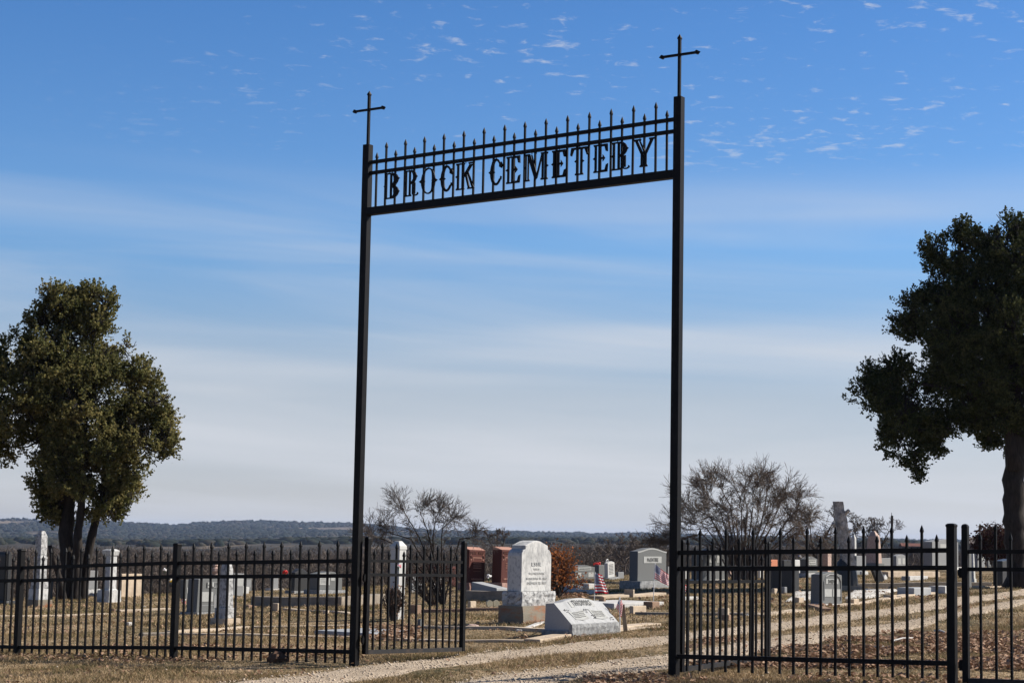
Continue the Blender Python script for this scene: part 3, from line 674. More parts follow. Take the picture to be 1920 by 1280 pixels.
# Essie: big marble tablet on two bases
es = stone('tall streaked white marble headstone with stepped shoulders on a rust stained concrete base', 949.5, 976, 1032, 1169, 1015, 'marble', 'flat', 0, base=(33, .085, .06, 'concrete_rust'), basename='plinth')
W_, D_, H_, hb = es['_W'], es['_D'], es['_H'], es['_hb']
for ch in list(es.children):
    if ch.name.startswith(('tablet', 'block')): bpy.data.objects.remove(ch)
rough_box(-.045, W_ + .045, -.045, D_ + .045, hb, hb + .20, 5, j=.014, nx=14, ny=6, nz=5).build('base', 'marble_rough', es)
zt = hb + .20; Hh = H_ - zt; n = [(0, 0), (W_, 0), (W_, Hh * .73)]
for k in range(7): a = k / 6 * math.pi / 2; n.append((W_ - .0 - .085 * math.sin(a) * 1.0 - .0, Hh * (.73 + .13 * (1 - math.cos(a)) ** .6)))
n += [(W_ - .10, Hh * .78), (W_ - .10, Hh * .90), (W_ * .60, Hh * 1.0), (W_ * .40, Hh * 1.0), (.10, Hh * .90), (.10, Hh * .78)]
n = [(0, 0), (W_, 0), (W_, Hh * .70), (W_ - .015, Hh * .76), (W_ - .05, Hh * .81), (W_ - .095, Hh * .83), (W_ - .095, Hh * .90), (W_ * .62, Hh * .985), (W_ * .5, Hh), (W_ * .38, Hh * .985),
     (.095, Hh * .90), (.095, Hh * .83), (.05, Hh * .81), (.015, Hh * .76), (0, Hh * .70)]
b = MB(); b.prism([(x, z + zt) for x, z in n], 0, D_); b.build('tablet', 'marble', es, bevel=.006)
for s, v, hh, ww in (('ESSIE', .54, .052, .26), ('WIFE OF', .44, .024, .15), ('W.J. NEWMAN', .35, .038, .40), ('BORN JUNE 26. 1861', .25, .036, .52), ('DIED NOV 30. 1901', .165, .036, .48)):
    text_part(es, s, W_ * .5, zt + Hh * v, -.006, hh, 'letter_marble', ww)
es['_H'] = H_
for k in ('_W',): pass
# Thomas: slant marker
P = ground_at(1070, 1194); a = R(YAW); wd = Vector((math.cos(a), math.sin(a), 0)); dd = Vector((-math.sin(a), math.cos(a), 0))
TW = solve(P, wd, 1158); TD = solve(P, dd, 1018, 3)
th = thing('slant_marker', P, 'light grey granite slant marker lettered THOMAS beside the gravel drive', 'headstone', GRP, a)
b = MB(); b.box(-.04, TW * .3, .02, TD, -.08, .075); b.build('base', 'granite_rough', th, bevel=.005)
s_ = P.y / F; H = 68 * s_; vs = []; nu = 18; fs = []
for k in range(nu + 1):
    u = k / nu; tz = H - .045 + .045 * (math.sin(math.pi * u) ** 2) + (.01 if .2 < u < .8 else 0); x = u * TW; inset = .0
    ed = (1 - 2 * min(u, .5)) * .0
    vs += [(x, 0, -.05), (x, -.005, .16 + .006 * math.sin(k * 2.3)), (x, TD * .62, tz), (x, TD * .92, tz - .01), (x, TD * .95, -.05)]
for k in range(nu):
    for i in range(5):
        j = (i + 1) % 5; fs.append((k * 5 + i, (k + 1) * 5 + i, (k + 1) * 5 + j, k * 5 + j))
fs += [(0, 1, 2, 3, 4)[::-1], tuple(nu * 5 + i for i in range(5))]
MB().add(vs, fs).build('body', 'granite_pale', th)
rough_box(-.004, TW + .004, -.02, .02, -.05, .155, 9, j=.012, nx=26, ny=2, nz=5).build('rock_face', 'granite_rough', th)
lean = -math.atan2(TD * .62, H - .16)
def on_slant(u, v, off=.004):                      # point of the slanted face
    uu = min(max(u, 0), 1); hu = H - .045 + .045 * math.sin(math.pi * uu) ** 2 + (.01 if .2 < uu < .8 else 0)
    return (u * TW, TD * .62 * v - off, .16 + (hu - .16) * v + off * .7)
p_ = on_slant(.46, .80, .006)
def slant_poly(name, pts, m, off, thick=.004):
    b = MB(); V = [on_slant(u, v, off) for u, v in pts] + [on_slant(u, v, off - thick) for u, v in pts]; n = len(pts)
    b.add(V, [tuple(range(n)), tuple(reversed(range(n, 2 * n)))] + [((i + 1) % n, i, i + n, (i + 1) % n + n) for i in range(n)]); return b.build(name, m, th)
slant_poly('panel', [(.25, .68), (.74, .68), (.74, .92), (.25, .92)], 'panel', .005)
t_ = text_part(th, 'THOMAS', *(p_[0] + .02,), 0, 0, .085, 'letter', .42); q_ = on_slant(.495, .80, .008); t_.location = q_; t_.rotation_euler = (math.pi / 2 + lean, 0, 0)
for u0 in (.14, .55):
    sgn = 1
    slant_poly('book', [(u0 + .02, .22), (u0 + .16, .16), (u0 + .30, .24), (u0 + .27, .56), (u0 + .13, .48), (u0 - .01, .54)], 'panel', .006)
    slant_poly('book_edge', [(u0 + .02, .17), (u0 + .16, .11), (u0 + .31, .19), (u0 + .30, .23), (u0 + .16, .155), (u0 + .02, .215)], 'letter_faint', .0075)
    b = MB()
    for r_ in range(4):
        for c_ in range(9):
            u, v = u0 + .035 + c_ * .026, .44 - r_ * .065 + .0 + (.015 if c_ > 4 else -.015 * (c_ - 4) * .3)
            p = on_slant(u, v, .0105); b.box(p[0], p[0] + .014, p[1] - .001, p[1] + .003, p[2] - .006, p[2] + .006)
    stuff(b.build('inscription', 'letter_faint', th))
for u, v, k in ((.12, .60, 3), (.47, .48, 5), (.90, .16, 4), (.56, .24, 6)):
    rg = random.Random(k); b = MB()
    for i in range(9):
        p = on_slant(u + rg.uniform(-.045, .045), v + rg.uniform(-.07, .07), .008); b.blob(p, rg.uniform(.005, .010), k * 10 + i, n=5, mrows=3)
    b.build('carved_flowers', 'letter_faint', th)

# red granite pair
for i, (x1, cx, x2, lb) in enumerate(((866, 878, 908, 'red granite headstone with carved scrollwork nearest the open left gate leaf'), (921, 938.5, 969, 'second red granite headstone partly behind the tall marble stone'))):
    t = stone(lb, x1, cx, x2, 1106, 1031, 'red_granite', 'flat', 0, base=(14, .09, .09, 'red_rough'), slope=.0)
    W_, D_, H_ = t['_W'], t['_D'], t['_H']
    b = MB(); b.prism([(0, H_), (W_, H_), (W_, H_ + .003), (0, H_ + .003)], 0, D_)
    b = MB(); b.add([(0, 0, H_), (W_, 0, H_), (W_, D_, H_ + .07), (0, D_, H_ + .07), (0, D_, H_ - .01), (W_, D_, H_ - .01)], [(0, 1, 2, 3), (0, 3, 4), (1, 5, 2), (2, 5, 4, 3), (0, 4, 5, 1)]); b.build('sloped_top', 'red_light', t)  # paler red top: its sunlit look is put into the colour
    b = MB(); rg = random.Random(3)
    for sx in (0, 1):
        for k in range(4):
            x = .08 + k * .1; x = x if sx == 0 else 1 - x - .05
            b.tube([(x * W_, -.006, H_ * .96), ((x + .03) * W_, -.008, H_ * .90), ((x + .06) * W_, -.006, H_ * .95)], .012, 4)
        xx = .07 if sx == 0 else .83
        b.tube([((xx + .05) * W_, -.006, H_ * .93), (xx * W_, -.006, H_ * .86), ((xx + .08) * W_, -.006, H_ * .80), ((xx + .02) * W_, -.006, H_ * .74)], .016, 4)
    b.box(.22 * W_, .78 * W_, -.008, 0, H_ * .80, H_ * .815); b.box(.22 * W_, .24 * W_, -.008, 0, H_ * .74, H_ * .80); b.box(.76 * W_, .78 * W_, -.008, 0, H_ * .74, H_ * .80)
    b.box(.28 * W_, .72 * W_, -.008, 0, H_ * .47, H_ * .476)
    b.build('scrollwork', 'red_light', t); squiggle(t, .25, .75, .42, .62, 3, 'red_light', 4); squiggle(t, .15, .85, .06, .17, 1, 'red_light', 5)

# McEntire
t = stone('large grey granite headstone lettered McENTIRE with leafy arched top', 1179.5, 1195, 1249, 1104, 1027.5, 'granite', 'serp', .08, base=(15, .16, .12, 'granite_rough'), rim='panel',
          panels=[(.20, .82, .54, .74, 'panel')], texts=[('McENTIRE', .51, .64, .088, .52, 'letter')])
# wide stones of the centre
t = stone('grey double headstone with low arched top and pale name panels beside the rusty shrub', 1061, 1078, 1115, 1087, 1060, 'granite', 'serp', .06, panels=[(.15, .80, .66, .86, 'panel'), (.06, .30, .18, .50, 'panel'), (.66, .93, .18, .50, 'panel')])
squiggle(t, .2, .75, .68, .84, 1, 'letter', 2); squiggle(t, .38, .60, .2, .5, 2, 'panel', 8)
stone('small grey headstone with red flowers on top behind the left flag', 1115, 1122.5, 1137, 1086, 1059, 'granite', 'flat')
t = stone('narrow leaning white marble headstone with scrolled top', 1133.5, 1140, 1153, 1086, 1053, 'marble_clean', 'serp', .04, base=(3, .1, .1, 'granite_rough'), lean=-4); squiggle(t, .2, .8, .2, .85, 7, 'letter_faint', 6)
b = MB(); b.tube([(0, .06, t['_H'] - .02), (.03, .06, t['_H'] + .04), (.1, .06, t['_H'] + .06), (.14, .06, t['_H'] + .03)], .016, 6); b.build('scroll', 'marble_clean', t)
t = stone('grey arched headstone right of the arch post, seen through the gate leaf', 1296, 1317, 1360, 1090, 1029, 'granite', 'serp', .09, base=(4, .05, .05, 'marble_clean'), panels=[(.28, .55, .55, .78, 'panel'), (.62, .8, .55, .78, 'panel')])
text_part(t, 'II', t['_W'] * .41, t['_hb'] + (t['_H'] - t['_hb']) * .66, -.012, .1, 'letter', .1)
# Darden
t = stone('grey granite headstone lettered DARDEN with arched border beside the drive', 1521, 1540, 1577, 1136, 1072, 'granite', 'serp', .05, base=(5, .07, .09, 'concrete_white'), rim='granite_light', taper=.02,
          panels=[(.18, .80, .62, .78, 'panel'), (.10, .48, .22, .46, 'panel'), (.54, .92, .22, .46, 'panel')], texts=[('DARDEN', .49, .70, .066, .34, 'letter')])
squiggle(t, .13, .46, .24, .44, 3, 'letter_faint', 11); squiggle(t, .57, .9, .24, .44, 3, 'letter_faint', 12)
b = MB(); W_, H_ = t['_W'], t['_H']
b.tube([(.1 * W_, -.016, .10), (.08 * W_, -.016, H_ * .72), (.18 * W_, -.016, H_ * .86), (.35 * W_, -.016, H_ * .92), (.65 * W_, -.016, H_ * .92), (.82 * W_, -.016, H_ * .86), (.92 * W_, -.016, H_ * .72), (.93 * W_, -.016, .10)], .011, 5); b.build('carved_border', 'granite_light', t)
# left side stones
t = stone('dark polished headstone at the far left edge of the photo', -16, 12, 19, 1134, 1036, 'granite_dark', 'arch', .08, base=(8, .05, .10, 'granite_dark'))
t = stone('small grey stone between the left edge and the fence post, by the tall pale obelisk', 84, 92.5, 99, 1123, 1086, 'granite', 'flat')
t = stone('light grey headstone on a rough white base behind the left cedar trunk', 150, 157, 183, 1118, 1070, 'granite_light', 'flat', base=(14, .04, .04, 'marble_rough'))
stone('wide low tan concrete headstone right of the draped marble column', 217, 227, 265, 1118, 1076, 'concrete_pale', 'flat')
stone('pinkish concrete headstone with dark side left of the second fence post', 264, 279, 317, 1114, 1080, 'concrete_pale', 'flat')
stone('grey headstone with pink flowers at its foot behind the second fence post', 337, 346, 359, 1123, 1087, 'granite', 'flat', panels=[(.3, .8, .3, .6, 'panel')])
t = stone('large grey granite double headstone lettered HUNT, left of the leaning obelisk', 352, 369, 432, 1151, 1083, 'granite', 'serp', .03, base=(4, .09, .06, 'granite_rough'), taper=.03,
          panels=[(.26, .74, .70, .86, 'panel'), (.10, .44, .30, .58, 'panel'), (.58, .92, .30, .58, 'panel')], texts=[('HUNT', .5, .78, .09, .42, 'letter')])
squiggle(t, .13, .42, .33, .56, 3, 'letter_faint', 21); b = MB(); W_, H_ = t['_W'], t['_H']
b.prism([(.47 * W_, .1), (.54 * W_, .1), (.54 * W_, H_ * .48), (.505 * W_, H_ * .56), (.47 * W_, H_ * .48)], -.02, .0); b.box(.02 * W_, .98 * W_, -.018, .0, .14, .155); b.build('carved_border', 'granite_light', t)
stone('pale grey headstone with panel directly behind the small obelisk', 430, 437, 456, 1118, 1075, 'granite_light', 'flat', panels=[(.3, .9, .45, .85, 'panel')])
stone('grey arched tablet left of the pink flowers', 456, 459, 472, 1109, 1081, 'granite', 'serp', .05, panels=[(.2, .8, .3, .8, 'granite_light')])
stone('low white tilted tablet in front of the grey arched tablet', 441, 447, 466, 1114, 1096, 'marble_clean', 'flat', lean=10)
stone('small leaning white tablet right of the pink flowers', 491, 496, 506, 1106, 1087, 'marble_clean', 'serp', .03, lean=-8, D=.06)
stone('grey white headstone on a white ledge between the leaning tablet and the red flowers', 507, 510, 522, 1106, 1080, 'granite_light', 'flat', base=(3, .08, .1, 'concrete_white'))
stone('narrow pale headstone under the red flowers', 528, 531, 537.5, 1098, 1075, 'granite_light', 'flat')
t = stone('dark granite headstone with scrolled wings on top and a white footing', 541, 551, 576, 1112, 1066, 'granite_dark', 'serp', .09, base=(5, .06, .05, 'granite_rough'))
t = stone('wide grey granite headstone with tall pale panel left of the arch post', 577, 595, 641, 1113, 1071, 'granite', 'serp', .06, base=(8, .06, .05, 'granite_rough'), panels=[(.06, .48, .26, .90, 'panel'), (.52, .68, .5, .8, 'panel')])
squiggle(t, .12, .4, .35, .8, 5, 'letter_faint', 31)
stone('small pale headstone just left of the arch post', 640, 646, 658, 1097, 1078, 'marble_clean', 'flat', panels=[(.3, .9, .3, .7, 'stone_pink')])
stone('low white headstone between the arch post and the open gate leaf', 688, 690, 711, 1095, 1080, 'granite_light', 'flat', base=(2, .05, .05, 'concrete_white'), panels=[(.2, .7, .4, .8, 'panel')])
stone('low grey headstone behind the left part of the open gate leaf', 713, 716, 727, 1090, 1082, 'granite', 'flat')
stone('light grey headstone behind the bare shrub stems', 765, 772, 795, 1110, 1078, 'granite_light', 'flat')
stone('pale headstone right of the bare shrub stems, behind the gate leaf', 806, 812, 829, 1112, 1080, 'marble_clean', 'serp', .04)
stone('small red granite headstone glimpsed at the end post of the gate leaf', 842, 846, 856, 1098, 1062, 'red_granite', 'flat')
# right side stones
t = stone('large dark headstone with terracotta topped edge left of the DARDEN stone', 1436, 1485, 1489, 1111, 1064, 'granite_dark', 'flat', W=.35)
stone('red tile topped stone behind the large dark headstone', 1441, 1442, 1458, 1074, 1049, 'terracotta', 'flat')
t = stone('pale headstone under the blue flowers left of the DARDEN stone', 1486, 1488, 1500, 1080, 1049, 'marble_clean', 'flat', panels=[(.2, .8, .3, .6, 'panel')])
t = stone('grey headstone with arched pale panel behind the DARDEN stone', 1500, 1511, 1533, 1082, 1043, 'granite', 'serp', .08, base=(8, .05, .05, 'marble_rough'), panels=[(.25, .85, .5, .8, 'panel')])
squiggle(t, .3, .8, .52, .78, 2, 'letter_faint', 41)
stone('tall slim stone with dark side left of the leaning trunk monument', 1538, 1552, 1559, 1082, 1034, 'stone_pink', 'flat')
stone('small pale headstone right of the thin utility pole, nearest it', 1650, 1652, 1673, 1066, 1046, 'granite_light', 'flat', base=(2, .05, .05, 'concrete_white'))
t = stone('grey headstone with two heart shaped panels right of the utility pole', 1672, 1681, 1700, 1068, 1039, 'granite_light', 'serp', .06, panels=[(.15, .42, .35, .75, 'panel'), (.58, .85, .35, .75, 'panel')])
t = stone('large pale headstone with low gabled top left of the paired gate posts', 1731, 1748, 1797, 1068, 1010, 'granite_light', 'gable', .12, base=(5, .1, .1, 'concrete_white'), panels=[(.3, .8, .68, .82, 'panel')])
stone('grey headstone with a white streaked front behind the right gate', 1803, 1817, 1822, 1102, 1036, 'granite', 'flat')
stone('grey headstone with square panel under the dark bush', 1827, 1833, 1847, 1066, 1036, 'granite_light', 'flat', panels=[(.2, .8, .5, .85, 'panel')])
t = stone('broad dark headstone with red flowers on top beside the right cedar trunk', 1862, 1880, 1926, 1100, 1048, 'granite_dark', 'serp', .05)
t = stone('small gabled pink stone behind the dark headstone by the right cedar', 1864, 1867, 1887, 1068, 1036, 'stone_pink', 'gable', .25)

for x1, cx, x2, yb, yt, m_, tp, lb in ((24, 28, 40, 1118, 1098, 'granite_light', 'flat', 'small pale stone low behind the first fence bays at the far left'), (318, 321, 329, 1112, 1095, 'granite_dark', 'flat', 'small dark stone holding the yellow flowers'),
        (472, 474, 481, 1104, 1094, 'concrete_pale', 'flat', 'tiny tan stone at the foot of the pink flowers'), (558, 560, 568, 1088, 1077, 'marble_clean', 'round', 'tiny white tablet behind the dark winged headstone'),
        (570, 573, 580, 1090, 1076, 'granite_light', 'flat', 'small pale stone between the dark winged and the wide grey headstones'), (606, 609, 618, 1073, 1064, 'granite_light', 'flat', 'tiny pale stone showing above the wide grey headstone'),
        (1275, 1279, 1290, 1085, 1068, 'marble_clean', 'flat', 'small white stone just right of the arch right post'), (1366, 1369, 1382, 1082, 1060, 'stone_pink', 'flat', 'pinkish stone left of the crape myrtle stems'),
        (1389, 1392, 1400, 1084, 1066, 'marble_clean', 'round', 'small white tablet among the crape myrtle stems'), (1404, 1408, 1420, 1080, 1058, 'stone_pink', 'flat', 'tan stone right of the crape myrtle stems'),
        (1422, 1425, 1432, 1084, 1062, 'marble_clean', 'flat', 'narrow white stone left of the large dark headstone'), (1462, 1470, 1483, 1070, 1050, 'granite_dark', 'flat', 'dark stone with pale edge behind the large dark headstone'),
        (1598, 1606, 1624, 1078, 1042, 'granite_light', 'flat', 'pale headstone between the leaning trunk monument and the pale obelisk'), (1612, 1616, 1628, 1078, 1071, 'marble_clean', 'flat', 'low white stone in the shade left of the pale obelisk'),
        (1655, 1658, 1664, 1086, 1076, 'marble_clean', 'gable', 'tiny white pointed marker right of the leaning slab'), (1700, 1703, 1712, 1060, 1046, 'granite', 'flat', 'small grey stone left of the gabled pale headstone'),
        (1716, 1719, 1728, 1062, 1050, 'marble_clean', 'round', 'small white round topped stone left of the gabled pale headstone'), (1088, 1091, 1098, 1078, 1066, 'granite_light', 'flat', 'tiny pale stone behind the grey double headstone'),
        (1155, 1159, 1170, 1084, 1072, 'granite_light', 'flat', 'low pale stone between the scrolled marble and the McENTIRE headstone'), (1850, 1853, 1860, 1064, 1042, 'granite', 'flat', 'small grey stone below the dark reddish bush'),
        (1251, 1252, 1262, 1085, 1062, 'granite_light', 'flat', 'pale stone edge between the McENTIRE headstone and the arch post')):
    stone(lb, x1, cx, x2, yb, yt, m_, tp, 0 if tp == 'flat' else .08)
# ledgers, low slabs and loose blocks: every one its own object
SL = 'grave slabs'
stone('white flat grave slab behind the small flag, longest of the white slabs', 1124, 1151, 1245, 1142, 1131, 'concrete_white', cat='grave slab', name='grave_slab', group=SL, D=1.0)
stone('white grave slab with dark side under the left flag', 1062, 1105, 1118, 1113, 1106, 'concrete_white', cat='grave slab', name='grave_slab', group=SL)
stone('grey grave slab with rough edges beside the rusty shrub', 1040, 1054, 1093, 1112, 1098, 'slab_blue', cat='grave slab', name='grave_slab', group=SL)
stone('white topped slab with a deep shaded side right of the rusty shrub', 1086, 1104, 1120, 1104, 1094, 'concrete_white', cat='grave slab', name='grave_slab', group=SL)
stone('brown grave slab in front of the grey double headstone', 1058, 1072, 1110, 1093, 1087, 'brick', cat='grave slab', name='grave_slab', group=SL)
stone('polished grey slanted marker at the foot of the red granite stones', 884, 931, 951, 1110, 1102, 'slab_blue', slope=.12, cat='grave marker', name='grave_marker', group=SL)
stone('blue grey ledger stone behind the open left gate leaf', 660, 700, 792, 1193, 1187, 'slab_blue', cat='grave slab', name='grave_slab', group=SL, D=1.0)
stone('grey white slab right of the white gravel bed', 1682, 1714, 1746, 1116, 1102, 'slab_blue', cat='grave slab', name='grave_slab', group=SL)
stone('pale slab left of the paired gate posts, beyond the drive', 1741, 1772, 1795, 1112, 1099, 'concrete_white', cat='grave slab', name='grave_slab', group=SL)
stone('white slab in the shade below the gabled pale headstone', 1690, 1706, 1740, 1088, 1080, 'concrete_white', cat='grave slab', name='grave_slab', group=SL)
stone('white grave slab just right of the arch post', 1262, 1275, 1310, 1126, 1119, 'concrete_white', cat='grave slab', name='grave_slab', group=SL)
BK = 'corner blocks of grave plots'
for x1, cx, x2, yb, yt, m_, lb in ((507, 520, 528, 1145, 1131, 'concrete_pale', 'tan corner block below the raised coping, left of the arch post'), (767, 780, 790, 1151, 1134, 'brick', 'brown corner block behind the open left gate leaf'),
        (881, 882, 893, 1140, 1127, 'concrete_pale', 'tan corner block just right of the open left gate leaf'), (1122, 1132, 1136, 1139, 1119, 'brick', 'brown block below the left flag'),
        (1170, 1187, 1190, 1119, 1105, 'concrete_pale', 'dark sided block left of the McENTIRE base'), (1206, 1223, 1237, 1141, 1128, 'brick', 'brown brick block at the right end of the white slab'),
        (1180, 1187, 1212, 1150, 1136, 'concrete_pale', 'tan rounded block behind the wooden stake'), (1345, 1362, 1368, 1160, 1140, 'concrete_pale', 'tall tan block seen through the right fence panel'),
        (1352, 1366, 1371, 1163, 1152, 'brick', 'low brown block in front of the tan one behind the right fence'), (1488, 1498, 1508, 1129, 1120, 'concrete_pale', 'tan corner block left of the DARDEN stone'),
        (1450, 1452, 1458, 1113, 1103, 'concrete_pale', 'tan block at the foot of the large dark headstone'), (1462, 1471, 1476, 1112, 1100, 'granite_light', 'light granite block right of the large dark headstone'),
        (1586, 1601, 1611, 1133, 1123, 'concrete_pale', 'tan corner block right of the DARDEN stone'), (1656, 1674, 1682, 1122, 1115, 'concrete_pale', 'low corner block at the end of the white gravel bed'),
        (1822, 1838, 1848, 1103, 1098, 'concrete_pale', 'tan coping block behind the right gate, under the white column'), (1905, 1908, 1920, 1097, 1090, 'stone_pink', 'pale fieldstone at the foot of the right cedar'),
        (205, 214, 217, 1147, 1141, 'brick', 'dark red brick lying by the draped marble column'), (239, 241, 248, 1173, 1166, 'concrete_white', 'small white block in the grass behind the left fence'),
        (541, 546, 553, 1134, 1133, 'concrete_pale', 'thin flat stone below the raised coping'), (604, 610, 618, 1150, 1144, 'concrete_pale', 'flat pale stone right of the coping corner'), (455, 466, 474, 1140, 1134, 'brick', 'brown block right of the small obelisk'),
        (1432, 1436, 1441, 1152, 1143, 'brick', 'small brown block at the end of the curb by the right gate leaf')):
    stone(lb, x1, cx, x2, yb, yt, m_, cat='stone block', name='stone_block', group=BK)
# heart marker
P = ground_at(924, 1137); t = thing('heart_marker', P, 'small pale yellow heart shaped marker in two halves near the marble headstone', 'grave marker', SL, R(20))
for s in (-1, 1):
    b = MB(); pts = [(s * .006, 0), (s * .10, 0), (s * .125, .05), (s * .12, .09), (s * .07, .125), (s * .02, .10), (s * .006, .085)]
    b.prism(pts if s > 0 else pts[::-1], -.03, .03); b.build('half', 'yellow_stone', t)
# copings and curbs
CB = 'concrete curbs round grave plots'
def curb(p0, p1, h, wdt, m_, label, name='curb', raised=None):
    A = ground_at(*p0); B_ = ground_at(*p1); d = (B_ - A); Ln = math.hypot(d.x, d.y); ang = math.atan2(d.y, d.x); t = MB(); n = max(2, int(Ln / .5)); rings = []
    rg = random.Random(int(p0[0])); hk = .9 if name == 'coping' else .62
    for k in range(n + 1):
        x = Ln * k / n; q = A + d * (k / n); z = G(q.x, q.y) - A.z; hh = h + rg.uniform(-.006, .006); e = rg.uniform(-.006, .006)
        rings.append([(x, e, z - .1), (x, e + wdt * 1.35, z - .1), (x, e + wdt * 1.35, z + hh * hk), (x, e, z + hh * hk)])
    o = t.loft(rings).build(name, m_, None, bevel=.006); o.location = A; o.rotation_euler = (0, 0, ang); return tag(o, label, 'curb', CB)
curb((335, 1190), (655, 1197), .05, .13, 'concrete_pale', 'long pale curb nearest the left fence')
curb((268, 1192), (334, 1190), .06, .13, 'concrete', 'dark end of the pale curb left of the second fence post')
curb((330, 1187), (470, 1177), .05, .12, 'concrete_pale', 'pale curb running back from the second fence post toward the small obelisk')
curb((470, 1177), (655, 1175), .05, .12, 'concrete_pale', 'second pale curb behind the left fence, near the arch post')
curb((690, 1199), (1012, 1205), .05, .13, 'concrete_pale', 'front curb between the left gate leaf and the THOMAS marker')
curb((1012, 1205), (1240, 1174), .07, .16, 'concrete_pale', 'tan curb under the THOMAS marker running along the drive')
curb((780, 1178), (1052, 1186), .07, .14, 'concrete_pale', 'curb with dark side left of the THOMAS marker, in front of the marble headstone')
curb((870, 1145), (945, 1145), .09, .14, 'brick', 'brown curb left of the marble headstone base')
curb((788, 1148), (868, 1147), .09, .14, 'brick', 'brown curb behind the open left gate leaf')
curb((978, 1183), (1035, 1166), .03, .06, 'concrete_white', 'white broken curb at the foot of the marble headstone')
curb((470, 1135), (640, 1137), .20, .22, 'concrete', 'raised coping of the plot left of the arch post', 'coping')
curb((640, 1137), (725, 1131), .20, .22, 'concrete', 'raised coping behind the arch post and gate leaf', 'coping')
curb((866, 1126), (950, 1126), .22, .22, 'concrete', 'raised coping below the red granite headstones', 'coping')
curb((530, 1143), (652, 1152), .05, .14, 'concrete_pale', 'sloping pale curb below the raised coping')
curb((1, 1156), (212, 1152), .04, .16, 'concrete_pale', 'pale curb left of the brick near the draped column')
curb((225, 1147), (322, 1143), .05, .20, 'concrete_pale', 'pale curb right of the draped marble column')
curb((1130, 1122), (1250, 1115), .08, .25, 'concrete_pale', 'tan curb in front of the McENTIRE headstone')
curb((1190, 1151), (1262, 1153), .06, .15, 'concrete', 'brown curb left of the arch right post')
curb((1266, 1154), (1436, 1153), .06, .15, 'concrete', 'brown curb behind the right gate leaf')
curb((1441, 1156), (1512, 1146), .05, .2, 'concrete_pale', 'tan curb left of the DARDEN stone along the drive')
curb((1512, 1138), (1540, 1146), .09, .12, 'brick', 'brown curb at the left corner of the DARDEN stone')
curb((1575, 1138), (1690, 1121), .04, .14, 'concrete_pale', 'low curb right of the DARDEN stone')
curb((1690, 1120), (1760, 1112), .05, .16, 'concrete_pale', 'low curb in front of the grey white slab')
curb((1665, 1082), (1762, 1081), .18, .3, 'concrete_pale', 'raised tan coping below the gabled pale headstone', 'coping')
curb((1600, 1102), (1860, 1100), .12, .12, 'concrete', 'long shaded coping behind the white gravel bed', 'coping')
curb((1855, 1102), (1925, 1094), .05, .15, 'concrete_pale', 'curb in front of the dark headstone at the right cedar')
curb((1160, 1184), (1250, 1176), .03, .10, 'concrete_pale', 'thin curb right of the wooden stake')
# white gravel plots
def plot(label, pts, h=.03):
    G0 = [ground_at(*p) for p in pts]; c = sum(G0, Vector()) / 4; nn = 10; V = []; Fc = []
    for i in range(nn + 1):
        for j in range(nn + 1):
            a = G0[0].lerp(G0[1], i / nn); b_ = G0[3].lerp(G0[2], i / nn); q = a.lerp(b_, j / nn); V.append((q.x - c.x, q.y - c.y, G(q.x, q.y) + h - (0 if 0 < i < nn and 0 < j < nn else h + .03) - c.z + random.uniform(0, .012)))
    for i in range(nn):
        for j in range(nn): k = i * (nn + 1) + j; Fc.append((k, k + 1, k + nn + 2, k + nn + 1))
    o = fast_mesh('gravel_bed', V, Fc, 'white_gravel', loc=c); return structure(o)
plot('', [(1577, 1128), (1650, 1120), (1690, 1104), (1600, 1103)])
plot('', [(1470, 1128), (1522, 1126), (1540, 1110), (1488, 1110)])

# obelisks and columns
def column(label, xc, yb, parts, name='obelisk', cat='monument', Y=None, lean=0, group='tall monuments'):
    """parts: (part name, [(row, total width in photo px)...], material, flat ratio)"""
    P = ground_at(xc, yb) if Y is None else at(xc, yb, Y)
    if Y is not None: P.z = G(P.x, P.y)
    P = P + Vector((0, .25, 0)); P.z = G(P.x, P.y)
    t = thing(name, P, label, cat, group, R(YAW)); s = F / P.y
    th_ = R(YAW) - math.atan2(-P.x, P.y); k = abs(math.cos(th_)) + abs(math.sin(th_))
    for pn, lv, m_ in parts:
        b = MB(); b.sq([(wp / 2 / k / s, wp / 2 / k / s, (yb - row) / s - (.1 if i == 0 and row >= yb - 1 else 0)) for i, (row, wp) in enumerate(lv)]); b.build(pn, m_, t, bevel=.006)
    if lean: t.rotation_euler = (0, R(lean), R(YAW))
    return t
column('tall streaked marble obelisk left of the cedar trunk, behind the left fence post', 66, 1138, [('plinth', [(1138, 50), (1124, 49)], 'concrete_rust'), ('base', [(1124, 40), (1104, 38)], 'marble'),
    ('die', [(1104, 33), (1086, 31)], 'marble_rough'), ('die', [(1086, 25), (1049, 24)], 'marble_rough'), ('shaft', [(1049, 26), (1045, 25), (1045, 22), (1008, 22.5), (1000, 15), (997, 11)], 'marble_rough')])
t = column('white marble column with a draped cap between the cedar and the tan headstone', 199, 1129, [('base', [(1129, 46), (1107, 44)], 'marble'), ('shaft', [(1107, 31), (1104, 26), (1043, 24)], 'marble'), ('cap', [(1043, 29), (1034, 34), (1031, 20)], 'marble')])
column('slim grey obelisk behind the left fence right of the HUNT stone', 417, 1173, [('plinth', [(1173, 58), (1160, 57)], 'concrete_pale'), ('base', [(1160, 41), (1141, 40)], 'marble_rough'), ('shaft', [(1141, 29), (1070, 24), (1060, 18), (1054, 3)], 'marble_rough')])
column('slim white marble pedestal with sloping roof shaped top behind the open left gate leaf', 742, 1162, [('shaft', [(1162, 27), (1034, 30)], 'marble_clean'), ('cap', [(1034, 33), (1027, 32), (1018, 14)], 'marble_clean')])
